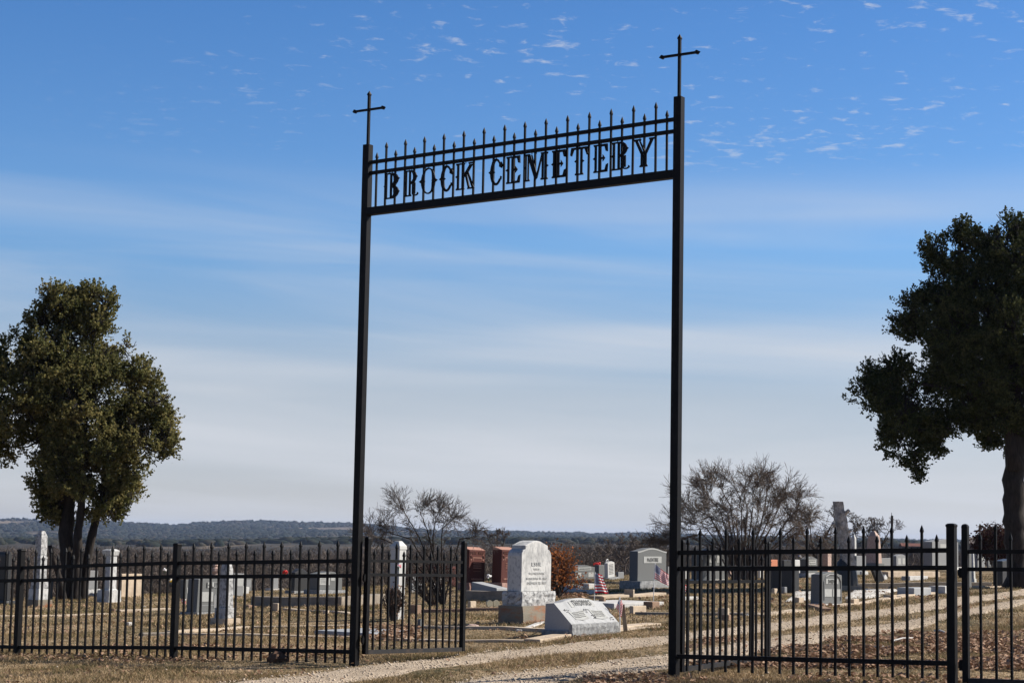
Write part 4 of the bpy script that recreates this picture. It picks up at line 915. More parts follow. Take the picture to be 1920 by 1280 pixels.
column('pale obelisk left of the utility pole, widening towards its foot', 1641, 1085, [('base', [(1085, 40), (1074, 38)], 'granite'), ('shaft', [(1074, 30), (1024, 22), (1014, 5)], 'stone_pink')], Y=70)
column('narrow white and dark shaft just right of the leaning trunk monument', 1603, 1084, [('base', [(1084, 22), (1066, 20)], 'granite'), ('shaft', [(1066, 11), (1024, 10), (1017, 3)], 'marble')], Y=66)
column('white marble monument on a square foot behind the right gate', 1828, 1098, [('foot', [(1098, 17), (1085, 15)], 'marble_clean'), ('shaft', [(1085, 12), (1037, 7)], 'marble')])
# carved tree trunk monument, leaning
P = ground_at(1585, 1107); s = F / P.y
t = thing('trunk_monument', P, 'tall weathered stone tree trunk monument with cut branch stubs, leaning left', 'monument', 'tall monuments', 0)
rg = random.Random(4); rings = []
for k in range(17):
    f = k / 16; z = (1107 - (1060 - f * 118)) / s; cxk = (1592 - 1585 - f * 21) / s; r = (14 - 4.2 * f) / s
    rings.append([(cxk + r * math.cos(2 * math.pi * i / 12) * rg.uniform(.9, 1.1), r * math.sin(2 * math.pi * i / 12) * rg.uniform(.9, 1.1), z) for i in range(12)])
MB().loft(rings).build('trunk', 'bark_stone', t, bevel=0)
for px0, py0, px1, py1, r in ((1581, 967, 1590, 958, 4.2), (1567, 992, 1560, 983, 3.5), (1590, 1000, 1594, 994, 3)):
    b = MB(); b.tube([((px0 - 1585) / s, -.03, (1107 - py0) / s), ((px1 - 1585) / s, -.12, (1107 - py1) / s)], [r / s, r * .8 / s], 8); b.build('branch_stub', 'bark_stone', t)
b = MB(); rings = []
for k in range(7):
    f = k / 6; r = (24 * math.cos(f * 1.35)) / s; z = (8 + 54 * math.sin(f * 1.45)) / s; rings.append([(r * math.cos(2 * math.pi * i / 12), r * .8 * math.sin(2 * math.pi * i / 12), z) for i in range(12)])
b.loft(rings).build('rock_mound', 'granite_dark', t)
b = MB(); b.sq([(31 / s, 24 / s, -.1), (30 / s, 23 / s, 10 / s)]); b.build('base', 'concrete', t)
P = ground_at(1652, 1092); t = thing('leaning_slab', P, 'blue grey slab leaning beside the obelisk left of the utility pole', 'grave slab', SL, R(YAW)); t.rotation_euler = (0, R(-28), R(30))
b = MB(); b.box(-.1, .14, 0, .1, 0, .42); b.build('slab', 'granite_dark', t, bevel=.01); b = MB(); b.box(.14, .155, 0, .1, .0, .42); b.build('edge', 'slab_blue', t)  # sunlit edge of the slab painted as a paler strip

# upright bits, flowers and rocks
def flowers(label, px, py, r_px, cols, Y=None, yb=None, seed=0, group='artificial flowers on the graves', vase=None):
    Pg = ground_at(px, yb if yb else py + r_px) if Y is None else None
    YY = Pg.y if Y is None else Y; c = at(px, py, YY); s = YY / F; rg = random.Random(seed)
    t = thing('flower_bunch', c, label, 'flowers', group); r = r_px * s
    for m_ in cols:
        b = MB()
        for k in range(int(14 / len(cols)) + 3):
            u = Vector((rg.gauss(0, 1), rg.gauss(0, 1), rg.gauss(0, 1))).normalized() * r * rg.uniform(.2, .95); u.z *= .7; b.blob(u, r * rg.uniform(.18, .34), seed * 31 + k, n=5, mrows=4, jit=.35)
        b.build('petals', m_, t)
    b = MB()
    for k in range(5): b.tube([(rg.uniform(-.5, .5) * r, 0, 0), (rg.uniform(-.2, .2) * r, 0, -r * 1.4)], r * .05, 4)
    b.build('stems', 'fl_green', t)
    if vase:
        b = MB(); b.tube([(0, 0, -r * 1.1), (0, 0, -r * 1.8), (0, 0, -r * 2.6)], [r * .6, r * .75, r * .5], 10); b.build('vase', vase, t)
    return t
flowers('white flowers above the pinkish concrete headstone', 309, 1068, 4.5, ['fl_white'], Y=44, seed=1)
flowers('yellow flowers in a dark vase just left of the second fence post', 321, 1087, 5, ['fl_yellow', 'fl_white'], yb=1118, seed=2, vase='granite_dark')
flowers('pink flowers with green leaves behind the left fence', 483, 1087, 6, ['fl_pink', 'fl_white', 'fl_green'], yb=1098, seed=3)
flowers('bright red flowers on top of a pale headstone left of the dark granite stone', 534, 1072, 6.5, ['fl_red'], Y=49, seed=4)
flowers('red flowers on the small headstone behind the left flag', 1120, 1057, 7, ['fl_red'], Y=62, seed=5)
flowers('white flowers between the two red granite headstones', 917, 1080, 6.5, ['fl_white'], yb=1096, seed=6)
flowers('white flowers on the marble pedestal behind the gate leaf', 748, 1060, 6.5, ['fl_white', 'fl_pink'], yb=1162, seed=7)
flowers('blue flowers behind the right fence', 1499, 1042, 4, ['blue', 'fl_white'], Y=62, seed=8)
flowers('red flowers on the dark headstone beside the right cedar', 1898, 1045, 6, ['fl_red'], Y=50, seed=9)
flowers('white flowers at the foot of the draped marble column', 217, 1076, 4.5, ['fl_white'], yb=1110, seed=10)
flowers('pink flowers lying behind the second fence post', 344, 1127, 6, ['fl_pink', 'fl_white'], yb=1131, seed=11)
def figurine(px, py_top, yb, label):
    P = ground_at(px, yb); s = P.y / F; t = thing('figurine', P, label, 'statue'); H = (yb - py_top) * s
    b = MB(); b.loft([[(r * math.cos(a * math.pi / 4) * H, r * math.sin(a * math.pi / 4) * H, z * H) for a in range(8)] for r, z in ((.10, .62), (.11, .66), (.09, .70), (.13, .78), (.12, .86), (.05, .90), (.085, .94), (.06, 1.0))]); b.build('figure', 'stone_pink', t)
    b = MB(); b.box(-.1 * H, .1 * H, -.1 * H, .1 * H, -.1, .62 * H); b.build('pedestal', 'granite', t)
figurine(402, 1057, 1120, 'small pinkish angel figure standing above the HUNT headstone')
for px, py, r, lb, m_ in ((270, 1138, 5, 'round white rock behind the left fence', 'concrete_white'), (887, 1177, 13, 'flat fieldstone near the open left gate leaf', 'stone_pink'), (446, 1106, 5, 'reddish stone ball right of the small obelisk', 'terracotta'),
                       (1276, 1172, 4, 'small pale rock behind the arch right post', 'concrete_pale'), (1398, 1154, 7, 'pale blue grey rock behind the right gate leaf', 'slab_blue')):
    P = ground_at(px, py); s = P.y / F; o = MB().blob((0, 0, r * s * .15), r * s, int(px), sz=.45).build('rock', m_, loc=P); tag(o, lb, 'rock')
P = ground_at(523, 1240); o = MB().blob((0, 0, .02), .115, 5, jit=.22, n=11, mrows=7, sz=.75).build('earth_clod', 'dirt', loc=P); tag(o, 'brown clod of earth lying under the left fence', 'clod of earth')
P = ground_at(790, 1178); t = stone('small rounded grey footstone at the edge of the blue grey ledger', 787, 788, 794, 1180, 1160, 'granite', 'round', .03, D=.05)
# wooden stake with small flag, and the flags
def flag(pole_px, top, foot, attach, pts, label, lean=0, pole_m='pole_white', Y=None, seed=1, cols=16, rows=14, own_pole=True, droop=.3):
    """pts: photo outline of the cloth: top hoist, top fly, bottom fly, bottom hoist"""
    P = ground_at(pole_px, foot) if Y is None else at(pole_px, foot, Y); P.z = G(P.x, P.y); s = P.y / F
    t = thing('flag', P, label, 'flag', 'small flags on the graves')
    if own_pole:
        b = MB(); b.tube([(0, 0, -.1), ((top[0] - pole_px) * s, 0, (foot - top[1]) * s)], .0075, 8); b.build('pole', pole_m, t)
    rg = random.Random(seed); V = []; UV = []
    q = [Vector(((x - pole_px) * s, 0, (foot - y) * s)) for x, y in pts]
    for j in range(rows + 1):
        for i in range(cols + 1):
            u = i / cols; v = j / rows; a = q[0].lerp(q[1], u); b_ = q[3].lerp(q[2], u); p = b_.lerp(a, v)
            p.y += .028 * math.sin(u * 9 + v * 2.2 + seed) * u + .012 * math.sin(u * 19 + v * 5) * u; p.z -= droop * .03 * math.sin(u * 7 + seed) * u; V.append(p); UV.append((u, v))
    Fc = [(j * (cols + 1) + i, j * (cols + 1) + i + 1, (j + 1) * (cols + 1) + i + 1, (j + 1) * (cols + 1) + i) for j in range(rows) for i in range(cols)]
    me = bpy.data.meshes.new('cloth'); me.from_pydata(V, [], Fc); uv = me.uv_layers.new(name='UVMap')
    for l in me.loops: uv.data[l.index].uv = UV[l.vertex_index]
    me.materials.append(M['flag']); me.polygons.foreach_set('use_smooth', [True] * len(Fc)); o = bpy.data.objects.new('cloth', me); link(o, t); return t
fm = bpy.data.materials.new('striped flag cloth'); fm.use_nodes = True; t_ = fm.node_tree; bs = t_.nodes['Principled BSDF']; bs.inputs['Roughness'].default_value = .8
uvn = t_.nodes.new('ShaderNodeTexCoord'); sx_ = t_.nodes.new('ShaderNodeSeparateXYZ'); t_.links.new(uvn.outputs['UV'], sx_.inputs[0])
def m2(op, a, b=None):
    n = t_.nodes.new('ShaderNodeMath'); n.operation = op
    for i, v in enumerate((a, b)):
        if v is None: continue
        if isinstance(v, (int, float)): n.inputs[i].default_value = v
        else: t_.links.new(v, n.inputs[i])
    return n.outputs[0]
stripe = m2('GREATER_THAN', m2('MODULO', m2('MULTIPLY', sx_.outputs[1], 13.0), 2.0), 1.0)
canton = m2('MULTIPLY', m2('LESS_THAN', sx_.outputs[0], .40), m2('GREATER_THAN', sx_.outputs[1], 6 / 13))
su = m2('SUBTRACT', m2('MODULO', m2('MULTIPLY', sx_.outputs[0], 15.0), 1.0), .5); sv = m2('SUBTRACT', m2('MODULO', m2('MULTIPLY', sx_.outputs[1], 16.7), 1.0), .5)
star = m2('LESS_THAN', m2('ADD', m2('MULTIPLY', su, su), m2('MULTIPLY', sv, sv)), .075)
def mixc(f, a, b):
    n = t_.nodes.new('ShaderNodeMix'); n.data_type = 'RGBA'; t_.links.new(f, n.inputs[0])
    for i, v in ((6, a), (7, b)):
        if isinstance(v, tuple): n.inputs[i].default_value = (*v, 1)
        else: t_.links.new(v, n.inputs[i])
    return n.outputs[2]
colr = mixc(canton, mixc(stripe, (.50, .022, .03), (.78, .76, .74)), mixc(star, (.022, .035, .13), (.75, .75, .75)))
t_.links.new(colr, bs.inputs['Base Color']); trn = t_.nodes.new('ShaderNodeBsdfTranslucent'); t_.links.new(colr, trn.inputs[0]); msn = t_.nodes.new('ShaderNodeMixShader'); msn.inputs[0].default_value = .45
t_.links.new(bs.outputs[0], msn.inputs[1]); t_.links.new(trn.outputs[0], msn.inputs[2]); t_.links.new(msn.outputs[0], t_.nodes['Material Output'].inputs[0]); M['flag'] = fm
flag(1114, (1115, 1073), 1130, None, [(1115.5, 1075), (1128, 1077), (1140.5, 1111), (1115, 1111)], 'striped flag hanging spread on a white pole behind the THOMAS marker', seed=2)
flag(1224.5, (1227.5, 1056), 1128, None, [(1228, 1058), (1253, 1078), (1253, 1098), (1226.5, 1084)], 'striped flag waving on a white pole in front of the McENTIRE headstone', seed=4)
flag(1280, (1278, 1088), 1132, None, [(1279, 1094), (1286, 1097), (1284, 1122), (1278, 1124)], 'small striped flag glimpsed just right of the arch right post', seed=6)
P = ground_at(1175, 1184); s = P.y / F
t = thing('wooden_stake', P, 'weathered leaning wooden stake right of the THOMAS marker', 'stake')
b = MB(); tp = ((1167 - 1175) * s, 0, (1184 - 1133) * s); b.loft([[(-.028, -.02, -.1), (.028, -.02, -.1), (.028, .02, -.1), (-.028, .02, -.1)], [(tp[0] - .024, -.018, tp[2] - .01), (tp[0] + .024, -.018, tp[2]), (tp[0] + .024, .018, tp[2]), (tp[0] - .024, .018, tp[2] - .01)]]); b.build('stake', 'wood_post', t, bevel=.003)
flag(1163, (1161, 1119), 1184, None, [(1161, 1121), (1168, 1130), (1165, 1155), (1154, 1138)], 'small faded drooping flag tied to the leaning wooden stake', seed=9, Y=P.y - .06, droop=1)
# sticks and litter
for (p0, p1, r, lb) in (((1752, 1188), (1772, 1191), .012, 'short pale stick lying beyond the paired gate posts'), ((1672, 1208), (1712, 1202), .010, 'longer pale stick lying in the leaves behind the right fence')):
    A = ground_at(*p0); B_ = ground_at(*p1); o = MB().tube([(0, 0, .04), tuple((B_ - A) * .5 + Vector((0, 0, .055))), tuple(B_ - A + Vector((0, 0, .04)))], r, 6).build('stick', 'concrete_white', loc=A); tag(o, lb, 'stick')
A = ground_at(1638, 1216); o = rough_box(-.11, .11, -.05, .05, 0, .035, 3).build('rock', 'concrete_white', loc=A); tag(o, 'flat white broken stone in the leaves behind the right fence', 'rock')

# poles and far buildings
P = at(1672, 1064, 78); P.z = G(P.x, P.y); s = P.y / F; t = thing('utility_pole', P, 'thin dark utility pole rising behind the right fence', 'utility pole')
b = MB(); H = at(1673, 966, 78).z - P.z; b.tube([(0, 0, -.3), (.02, 0, H)], [.06, .05], 10); b.build('pole', 'bark', t); b = MB(); b.tube([(.0, 0, H), (.0, 0, H + .12)], .012, 6); b.build('tip', 'iron', t)
def house(px, py_base, wpx, hpx, Y, label, wall='white_wall', roof='roof_grey', depth=.6, windows=0, cat='building', roofk=.45, name='barn', lift=True):
    c = at(px, py_base, Y); s = Y / F; W = wpx * s; H = hpx * s; rh = H * roofk; D = W * depth; zg = (G(c.x, c.y) if Y < 1400 else float(hillz(np.array([c.x]), np.array([c.y]))[0])) - c.z
    if zg > 0: c.z += zg + .5; zg = -.5
    t = thing(name, c, label, cat, 'far buildings', R(-8 if px < 960 else 6)); wh = H - rh
    b = MB(); b.box(-W / 2, W / 2, -D / 2, D / 2, min(zg, 0) - 1, wh); b.build('wall', wall, t)
    b = MB(); e = .04 * W; b.add([(-W / 2 - e, -D / 2 - e, wh + .01), (W / 2 + e, -D / 2 - e, wh + .01), (W / 2 + e, D / 2 + e, wh + .01), (-W / 2 - e, D / 2 + e, wh + .01), (-W / 2 - e, 0, H), (W / 2 + e, 0, H)], [(0, 1, 5, 4), (2, 3, 4, 5), (0, 4, 3), (1, 2, 5), (0, 3, 2, 1)]); b.build('roof', roof, t)
    for k in range(windows):
        x = -W / 2 + W * (k + .5) / windows; b = MB(); b.box(x - W * .035, x + W * .035, -D / 2 - .03, -D / 2 + .02, wh * .35, wh * .75); b.build('window', 'window', t)
house(88, 987, 30, 3.0, 3500, 'long low white building on the left hills behind the cedar crown', roof='white_wall')
house(390, 984, 8, 3.5, 3750, 'small white house on the ridge above the second fence post', roof='white_wall')
house(383, 1004, 15, 2.5, 2700, 'white barn below the ridge, right of the second fence post', roof='white_wall')
house(411, 1000, 7, 3.5, 2900, 'small white barn right of the longer one on the left hills', roof='white_wall')
house(490, 1005, 9, 2.5, 2700, 'small pale building on the hills above the middle of the left fence', roof='white_wall')
house(530, 1007, 44, 2.6, 2650, 'longest pale building on the hills left of the arch', roof='white_wall')
house(592, 1002, 9, 3, 2900, 'small pale house on the hills just left of the arch post', roof='white_wall')
house(915, 1008, 14, 2.6, 2900, 'pale building on the hills above the red granite headstones', roof='white_wall')
house(1712, 1031, 46, 13, 150, 'long low building with dull red roof behind the right fence', wall='roof_grey', roof='roof_red', depth=.35, windows=4, name='house')
house(1822, 1034, 34, 27, 120, 'grey house with brown roof behind the right gate', wall='roof_grey', roof='roof_grey', windows=2, depth=.7, name='house')

# ------------------------------------------------------------ trees
from mathutils import noise as mnoise
def cedar(label, foot_px, Y, trunks, lobes, m, seed, dens=1.0, thr=-.12, leaf=.050, tuft=.125, per=21):
    P = at(foot_px[0], foot_px[1], Y); P.z = G(P.x, P.y); s = Y / F; rng = np.random.RandomState(seed); rg = random.Random(seed)
    t = thing('cedar_tree', P, label, 'tree'); O = P
    def L3(px, py, dy=0.0): q = at(px, py, Y); return Vector((q.x - O.x, dy, q.z - O.z))
    cent = []
    for (px, py, r, dy) in lobes: cent.append((L3(px, py, dy), r * s))
    allp = []
    for k, tr in enumerate(trunks):
        pts = [L3(x, y, dy) for x, y, r, dy in tr]; rad = [r * s for x, y, r, dy in tr]; fine = []; fr = []
        for a in range(len(pts) - 1):
            for q in range(4): f = q / 4; fine.append(pts[a].lerp(pts[a + 1], f) + Vector((rg.uniform(-1, 1), rg.uniform(-1, 1), 0)) * rad[a] * .13); fr.append((rad[a] * (1 - f) + rad[a + 1] * f) * rg.uniform(.86, 1.14))
        fine.append(pts[-1]); fr.append(rad[-1]); fine[0].z -= .25; fr[0] *= 1.3
        b = MB(); b.tube(fine, fr, 10); b.build('trunk', 'bark', t, smooth=True); allp += [(f_, r_) for f_, r_ in zip(fine, fr)]
    segs = []; done = []; base_pts = list(allp); H0 = min(c.z for c, r in cent) + .3; cent.sort(key=lambda a: min((a[0] - b_[0]).length for b_ in base_pts))
    for c, r in cent:                                  # limbs reaching each lobe, then twigs
        q, rr = min(allp + done, key=lambda a: (a[0] - c).length + (0 if a[0].z > H0 else 4)); done.append((c, .035))
        p0 = q; n = 6; w0 = min(rr * .7, .09)
        for k in range(n):
            f = (k + 1) / n; p1 = q.lerp(c, f) + Vector((rg.uniform(-1, 1), rg.uniform(-1, 1), rg.uniform(-.3, 1))) * .05 + Vector((0, 0, math.sin(f * 3.14) * -.06))
            w1 = w0 * (1 - .1 * 1); segs.append((*p0, *p1, w0, w1, 9)); p0 = p1; w0 = w1 * .93
        for k in range(int(10 + r * 26)):
            d = np.array([rg.gauss(0, 1), rg.gauss(0, 1), rg.gauss(.25, 1)]); grow(rng, np.array(p0) + d * .04, d, r * rg.uniform(.4, .62), .012, 1, segs, spread=.7, bend=.25, minr=.004)
    V, Fc = tubes_np(segs, 4); stuff(fast_mesh('branches', V, Fc, 'bark', t))
    Pt = []; Nn = []
    for c, r in cent:
        n = int(330 * dens * (r ** 2) * 3.0) + 30
        d = rng.normal(size=(n, 3)); d /= np.linalg.norm(d, axis=1)[:, None]; rr = r * (rng.rand(n) ** .42)
        bump = np.array([mnoise.noise(Vector(x) * 2.3 + c) for x in d]) * .30 + np.array([mnoise.noise(Vector(x) * 6 + c) for x in d]) * .16
        p = np.array(c)[None] + d * (rr * (1 + bump))[:, None]
        keep = np.array([mnoise.noise(Vector(x) * 1.75 + Vector((seed, 0, 0))) + .6 * mnoise.noise(Vector(x) * 4.1) > thr + (.10 if rr[i] < r * .6 else 0) for i, x in enumerate(p)])
        Pt.append(p[keep]); Nn.append(d[keep])
    Pt = np.concatenate(Pt); Nn = np.concatenate(Nn); n = len(Pt)
    # each tuft: a small plume of flat scaly sprays pointing out and up
    ax = Nn + np.array([[0, 0, .7]]) + rng.normal(0, .35, (n, 3)); ax /= np.linalg.norm(ax, axis=1)[:, None]
    rep = np.repeat(np.arange(n), per); f = rng.rand(n * per, 1); sz = np.repeat(rng.uniform(.6, 1.35, n), per)[:, None]
    pp = Pt[rep] + ax[rep] * (f - .35) * tuft * 2 * sz + rng.normal(0, 1, (n * per, 3)) * tuft * .36 * (1.1 - f) * sz
    V, Fc = leaf_faces(pp, leaf, rng, up=.6); stuff(fast_mesh('crown', V, Fc, m, t))
    return t
cedar('broad olive green cedar with several dark trunks behind the left fence', (135, 1124), 39.5,
      [[(128, 1124, 15, 0), (128, 1060, 13, 0), (124, 1000, 12.5, .0), (130, 900, 9, .1), (140, 760, 6, .2), (140, 640, 3, .1)],
       [(143, 1124, 11, -.1), (145, 1070, 9, -.1), (150, 1010, 8, -.2), (156, 950, 7, -.2), (160, 860, 5, -.3), (175, 700, 3, -.2)],
       [(150, 1124, 10, .15), (158, 1060, 8, .2), (170, 1000, 7.5, .2), (180, 950, 6.5, .3), (200, 880, 5, .3), (250, 800, 3, .3)],
       [(126, 1110, 6, -.3), (112, 1060, 5, -.4), (104, 1022, 4, -.5)]],
      [(120, 590, 42, 0), (142, 568, 36, .2), (190, 575, 26, .1), (185, 615, 34, -.2), (88, 622, 42, .2), (45, 668, 48, -.2), (110, 690, 72, -.4), (110, 690, 66, .6), (175, 680, 52, .1), (205, 668, 30, .3), (10, 690, 55, .3), (-45, 705, 70, 0),
       (60, 760, 80, -.5), (60, 760, 75, .6), (-5, 790, 62, 0), (14, 838, 30, .1), (-50, 790, 70, .2), (160, 770, 72, -.5), (170, 780, 66, .6), (262, 705, 34, -.1), (250, 740, 48, .3), (285, 755, 42, 0), (300, 790, 34, .2), (308, 830, 30, -.1), (270, 830, 48, -.3), (275, 800, 50, .4),
       (235, 880, 42, .1), (195, 850, 58, -.4), (195, 850, 50, .5), (128, 870, 58, -.3), (120, 850, 60, .5), (95, 905, 38, 0), (110, 935, 36, .3), (150, 925, 32, -.3), (205, 930, 38, .1), (240, 918, 26, .3), (75, 830, 40, 0), (180, 955, 20, .2), (152, 640, 52, .3), (200, 720, 52, -.4), (222, 790, 58, .5), (100, 800, 72, .3), (150, 900, 52, -.5), (100, 955, 24, 0), (125, 960, 20, .3), (205, 950, 28, -.2), (235, 935, 22, .1), (228, 650, 22, .2), (165, 925, 30, .4), (80, 600, 34, .1), (105, 562, 32, -.1), (165, 552, 26, .2), (198, 560, 20, 0), (120, 972, 18, .3), (85, 938, 28, .2), (150, 965, 16, .4), (215, 962, 16, .3)],
      'juniper', 3, thr=-.14)
cedar('tall dark cedar with drooping left limb at the right edge', (1908, 1092), 43,
      [[(1912, 1094, 30, 0), (1910, 1060, 22, 0), (1905, 1000, 19, 0), (1899, 950, 21, .02), (1901, 900, 19, 0), (1905, 800, 16, 0), (1900, 680, 13, .1), (1890, 560, 8, 0), (1880, 470, 4, 0)],
       [(1902, 860, 12, -.1), (1885, 800, 8, -.2), (1850, 760, 6, -.2), (1800, 730, 5, -.3), (1720, 720, 3, -.2)],  [(1928, 1020, 15, .2), (1940, 880, 12, .2), (1960, 700, 8, .2)]],
      [(1895, 432, 36, 0), (1862, 455, 42, .1), (1810, 440, 30, 0), (1795, 475, 42, .2), (1752, 468, 27, 0), (1765, 505, 38, -.1), (1905, 500, 70, -.4), (1880, 520, 80, .5), (1810, 540, 62, 0), (1778, 560, 44, -.3), (1745, 562, 30, 0), (1712, 575, 32, 0), (1700, 605, 30, .2), (1730, 615, 44, -.2),
       (1790, 630, 72, -.5), (1800, 640, 72, .5), (1880, 620, 84, -.6), (1900, 640, 84, .6), (1960, 560, 90, 0), (1990, 700, 100, 0), (1960, 460, 60, .2), (1900, 730, 76, -.5), (1910, 740, 72, .5), (1830, 710, 66, -.4), (1830, 720, 60, .5), (1770, 700, 56, 0), (1680, 690, 34, 0), (1645, 700, 30, .2), (1618, 735, 27, 0), (1645, 745, 40, -.2),
       (1690, 740, 52, .3), (1690, 780, 46, -.3), (1735, 760, 50, .3), (1672, 815, 30, 0), (1700, 830, 38, .2), (1735, 825, 26, .3), (1712, 865, 24, -.1), (1722, 890, 12, 0), (1766, 800, 26, 0), (1760, 840, 16, .2), (1870, 790, 44, 0), (1858, 825, 18, .2), (1900, 800, 44, .4), (1960, 800, 60, .3), (1822, 770, 34, .2), (1790, 785, 34, .3), (1835, 795, 24, 0), (1735, 800, 30, 0), (1700, 790, 40, .2)],
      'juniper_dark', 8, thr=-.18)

def bare_tree(label, foot_px, Y, stems, m='twig', seed=1, name='bare_tree', depth=5, r0=.03, ln=.6, spread=.5, up=.12, cat='tree', bend=.16, minr=.0032, leaves=None, group=None, foot=None, fork=(2, 3), shrink=.76):
    """stems: photo points each main stem passes through"""
    P = at(foot_px[0], foot_px[1], Y); P.z = G(P.x, P.y); rng = np.random.RandomState(seed); t = thing(name, P, label, cat, group); main = []; tw = []
    def L3(px, py, dy=0.0): q = at(px, py, Y + dy); return np.array((q.x - P.x, q.y - P.y, q.z - P.z))
    for st in stems:
        pts = [L3(*p[:2], p[2] if len(p) > 2 else 0) for p in st]; r = r0; n = len(pts)
        b = []; 
        for k in range(n - 1):
            sub = 3; pp = pts[k]
            for q in range(sub):
                pn = pts[k] + (pts[k + 1] - pts[k]) * (q + 1) / sub + rng.normal(0, .012, 3) * (np.linalg.norm(pts[k + 1] - pts[k]) * .5 + .2); r1 = r * (.5 ** (1 / (sub * max(n - 1, 1)))); b.append((*pp, *pn, r, r1, 0))
                if k > 0 or q > 0:
                    if rng.rand() < .75:
                        d = (pn - pp) / np.linalg.norm(pn - pp) + rng.normal(0, spread, 3); grow(rng, pn, d, ln * .7, r1 * .55, depth - 2, tw, spread, up, fork, shrink, bend, minr)
                pp = pn; r = r1
        d = pts[-1] - pts[-2]; d /= np.linalg.norm(d); main += b
        grow(rng, pts[-1], d, ln, r * .9, depth, tw, spread, up, fork, shrink, bend, minr)
    V, Fc = tubes_np(main, 6); o = fast_mesh('stem', V, Fc, 'bark' if m == 'twig_dark' else m, t)
    V, Fc = tubes_np(tw, 3); stuff(fast_mesh('twigs', V, Fc, m, t))
    if leaves:
        lm, cnt, sz = leaves; S = np.array([q[3:6] for q in tw if q[8] <= 1]); idx = rng.randint(0, len(S), cnt); pp = S[idx] + rng.normal(0, .02, (cnt, 3)); V, Fc = leaf_faces(pp, sz, rng, up=-.4); stuff(fast_mesh('leaves', V, Fc, lm, t))
    return t
# bare shrub-tree inside the gate opening
bare_tree('leafless small tree with spreading fine branches above the open left gate leaf', (828, 1132), 32.5,
          [[(826, 1132), (800, 1060), (770, 1010), (735, 1000, .2)], [(828, 1132), (815, 1070), (785, 1005), (765, 972)], [(830, 1132), (818, 1060), (800, 990), (793, 972, .2)], [(832, 1132), (828, 1060), (830, 990), (838, 982, -.2)],
           [(834, 1132), (845, 1070), (862, 1010), (882, 1008, -.2)], [(830, 1132), (800, 1080), (745, 1022), (712, 1008, -.2)], [(830, 1132), (812, 1040), (812, 1010), (815, 985)]], m='twig_dark', seed=5, depth=5, r0=.017, ln=.125, spread=.38, up=.02, minr=.0023, shrink=.98, bend=.13, fork=(2, 3))
# crape myrtle with seed heads right of the arch
st = []
for k, (x, y, dy) in enumerate([(1300, 960, 0), (1285, 975, .3), (1310, 925, .4), (1335, 905, 0), (1360, 890, -.4), (1390, 890, 0), (1420, 890, .4), (1450, 900, -.3), (1480, 915, .3), (1510, 935, 0), (1525, 955, .2), (1345, 940, .6), (1440, 950, -.6), (1400, 930, .6), (1375, 925, -.6), (1470, 950, 0), (1495, 965, .4), (1530, 975, -.3), (1352, 912, .2), (1405, 905, -.2), (1432, 925, .3), (1462, 925, .5), (1325, 955, -.4), (1260, 985, .2)]):
    x0 = 1392 + (x - 1392) * .10; st.append([(x0, 1092), (1392 + (x - 1392) * .32, 1040, dy * .3), (1392 + (x - 1392) * .72, y + (1040 - y) * .38, dy * .7), (1388 + (x - 1392) * (.84 if x > 1392 else .92), y + 40 - abs(x - 1385) * .09, dy)])
bare_tree('wide leafless crape myrtle with dry reddish seed heads right of the arch', (1392, 1092), 50, st, m='twig', seed=6, depth=5, r0=.026, ln=.22, spread=.34, up=.035, minr=.0036, shrink=.97, bend=.13, fork=(2, 3), leaves=('seed', 5000, .020))
bare_tree('small bare tree between the crape myrtle and the leaning trunk monument', (1530, 1062), 75, [[(1530, 1066), (1526, 1030), (1505, 1000), (1498, 985)], [(1530, 1066), (1530, 1030), (1548, 1005), (1556, 990)], [(1545, 1066), (1558, 1030), (1575, 1012), (1590, 1005)], [(1530, 1066), (1524, 1030), (1520, 1000)]], m='twig_dark', seed=12, depth=5, r0=.06, ln=.36, spread=.5, minr=.007, up=.06)
bare_tree('little round bare tree left of the utility pole', (1647, 1062), 100, [[(1647, 1064), (1647, 1030), (1645, 1010)], [(1647, 1040), (1655, 1020), (1660, 1008)], [(1647, 1040), (1636, 1020), (1630, 1012)]], m='twig_dark', seed=13, depth=5, r0=.09, ln=.42, spread=.6, minr=.009, up=.05)
bare_tree('bare brown tree standing on the slope behind the red granite headstones', (934, 1060), 95, [[(934, 1070), (934, 1035), (932, 1015)], [(934, 1050), (942, 1025), (946, 1012)], [(934, 1050), (926, 1030), (920, 1018)]], m='twig', seed=14, depth=5, r0=.07, ln=.26, spread=.55, minr=.009, up=.06)
for k, (x, yt, Y) in enumerate(((1172, 1004, 110), (1205, 1008, 118), (1226, 1006, 112), (1150, 1015, 120), (1045, 1020, 125))):
    bare_tree(['tallest bare tree of the wood, left of the McENTIRE headstone', 'bare tree directly behind the McENTIRE headstone', 'bare tree just left of the arch right post, in the wood', 'low bare tree left of the tallest one in the wood', 'faint bare tree above the rusty shrub'][k], (x, 1085), Y,
              [[(x, 1095), (x, yt + 50), (x - 2, yt + 30)], [(x, yt + 55), (x + 9, yt + 38), (x + 14, yt + 30)], [(x, yt + 55), (x - 9, yt + 40), (x - 15, yt + 34)]], m='twig', seed=20 + k, depth=5, r0=.07, ln=.33, spread=.55, up=.06, minr=.009, shrink=.8, group='bare trees at the edge of the wood')

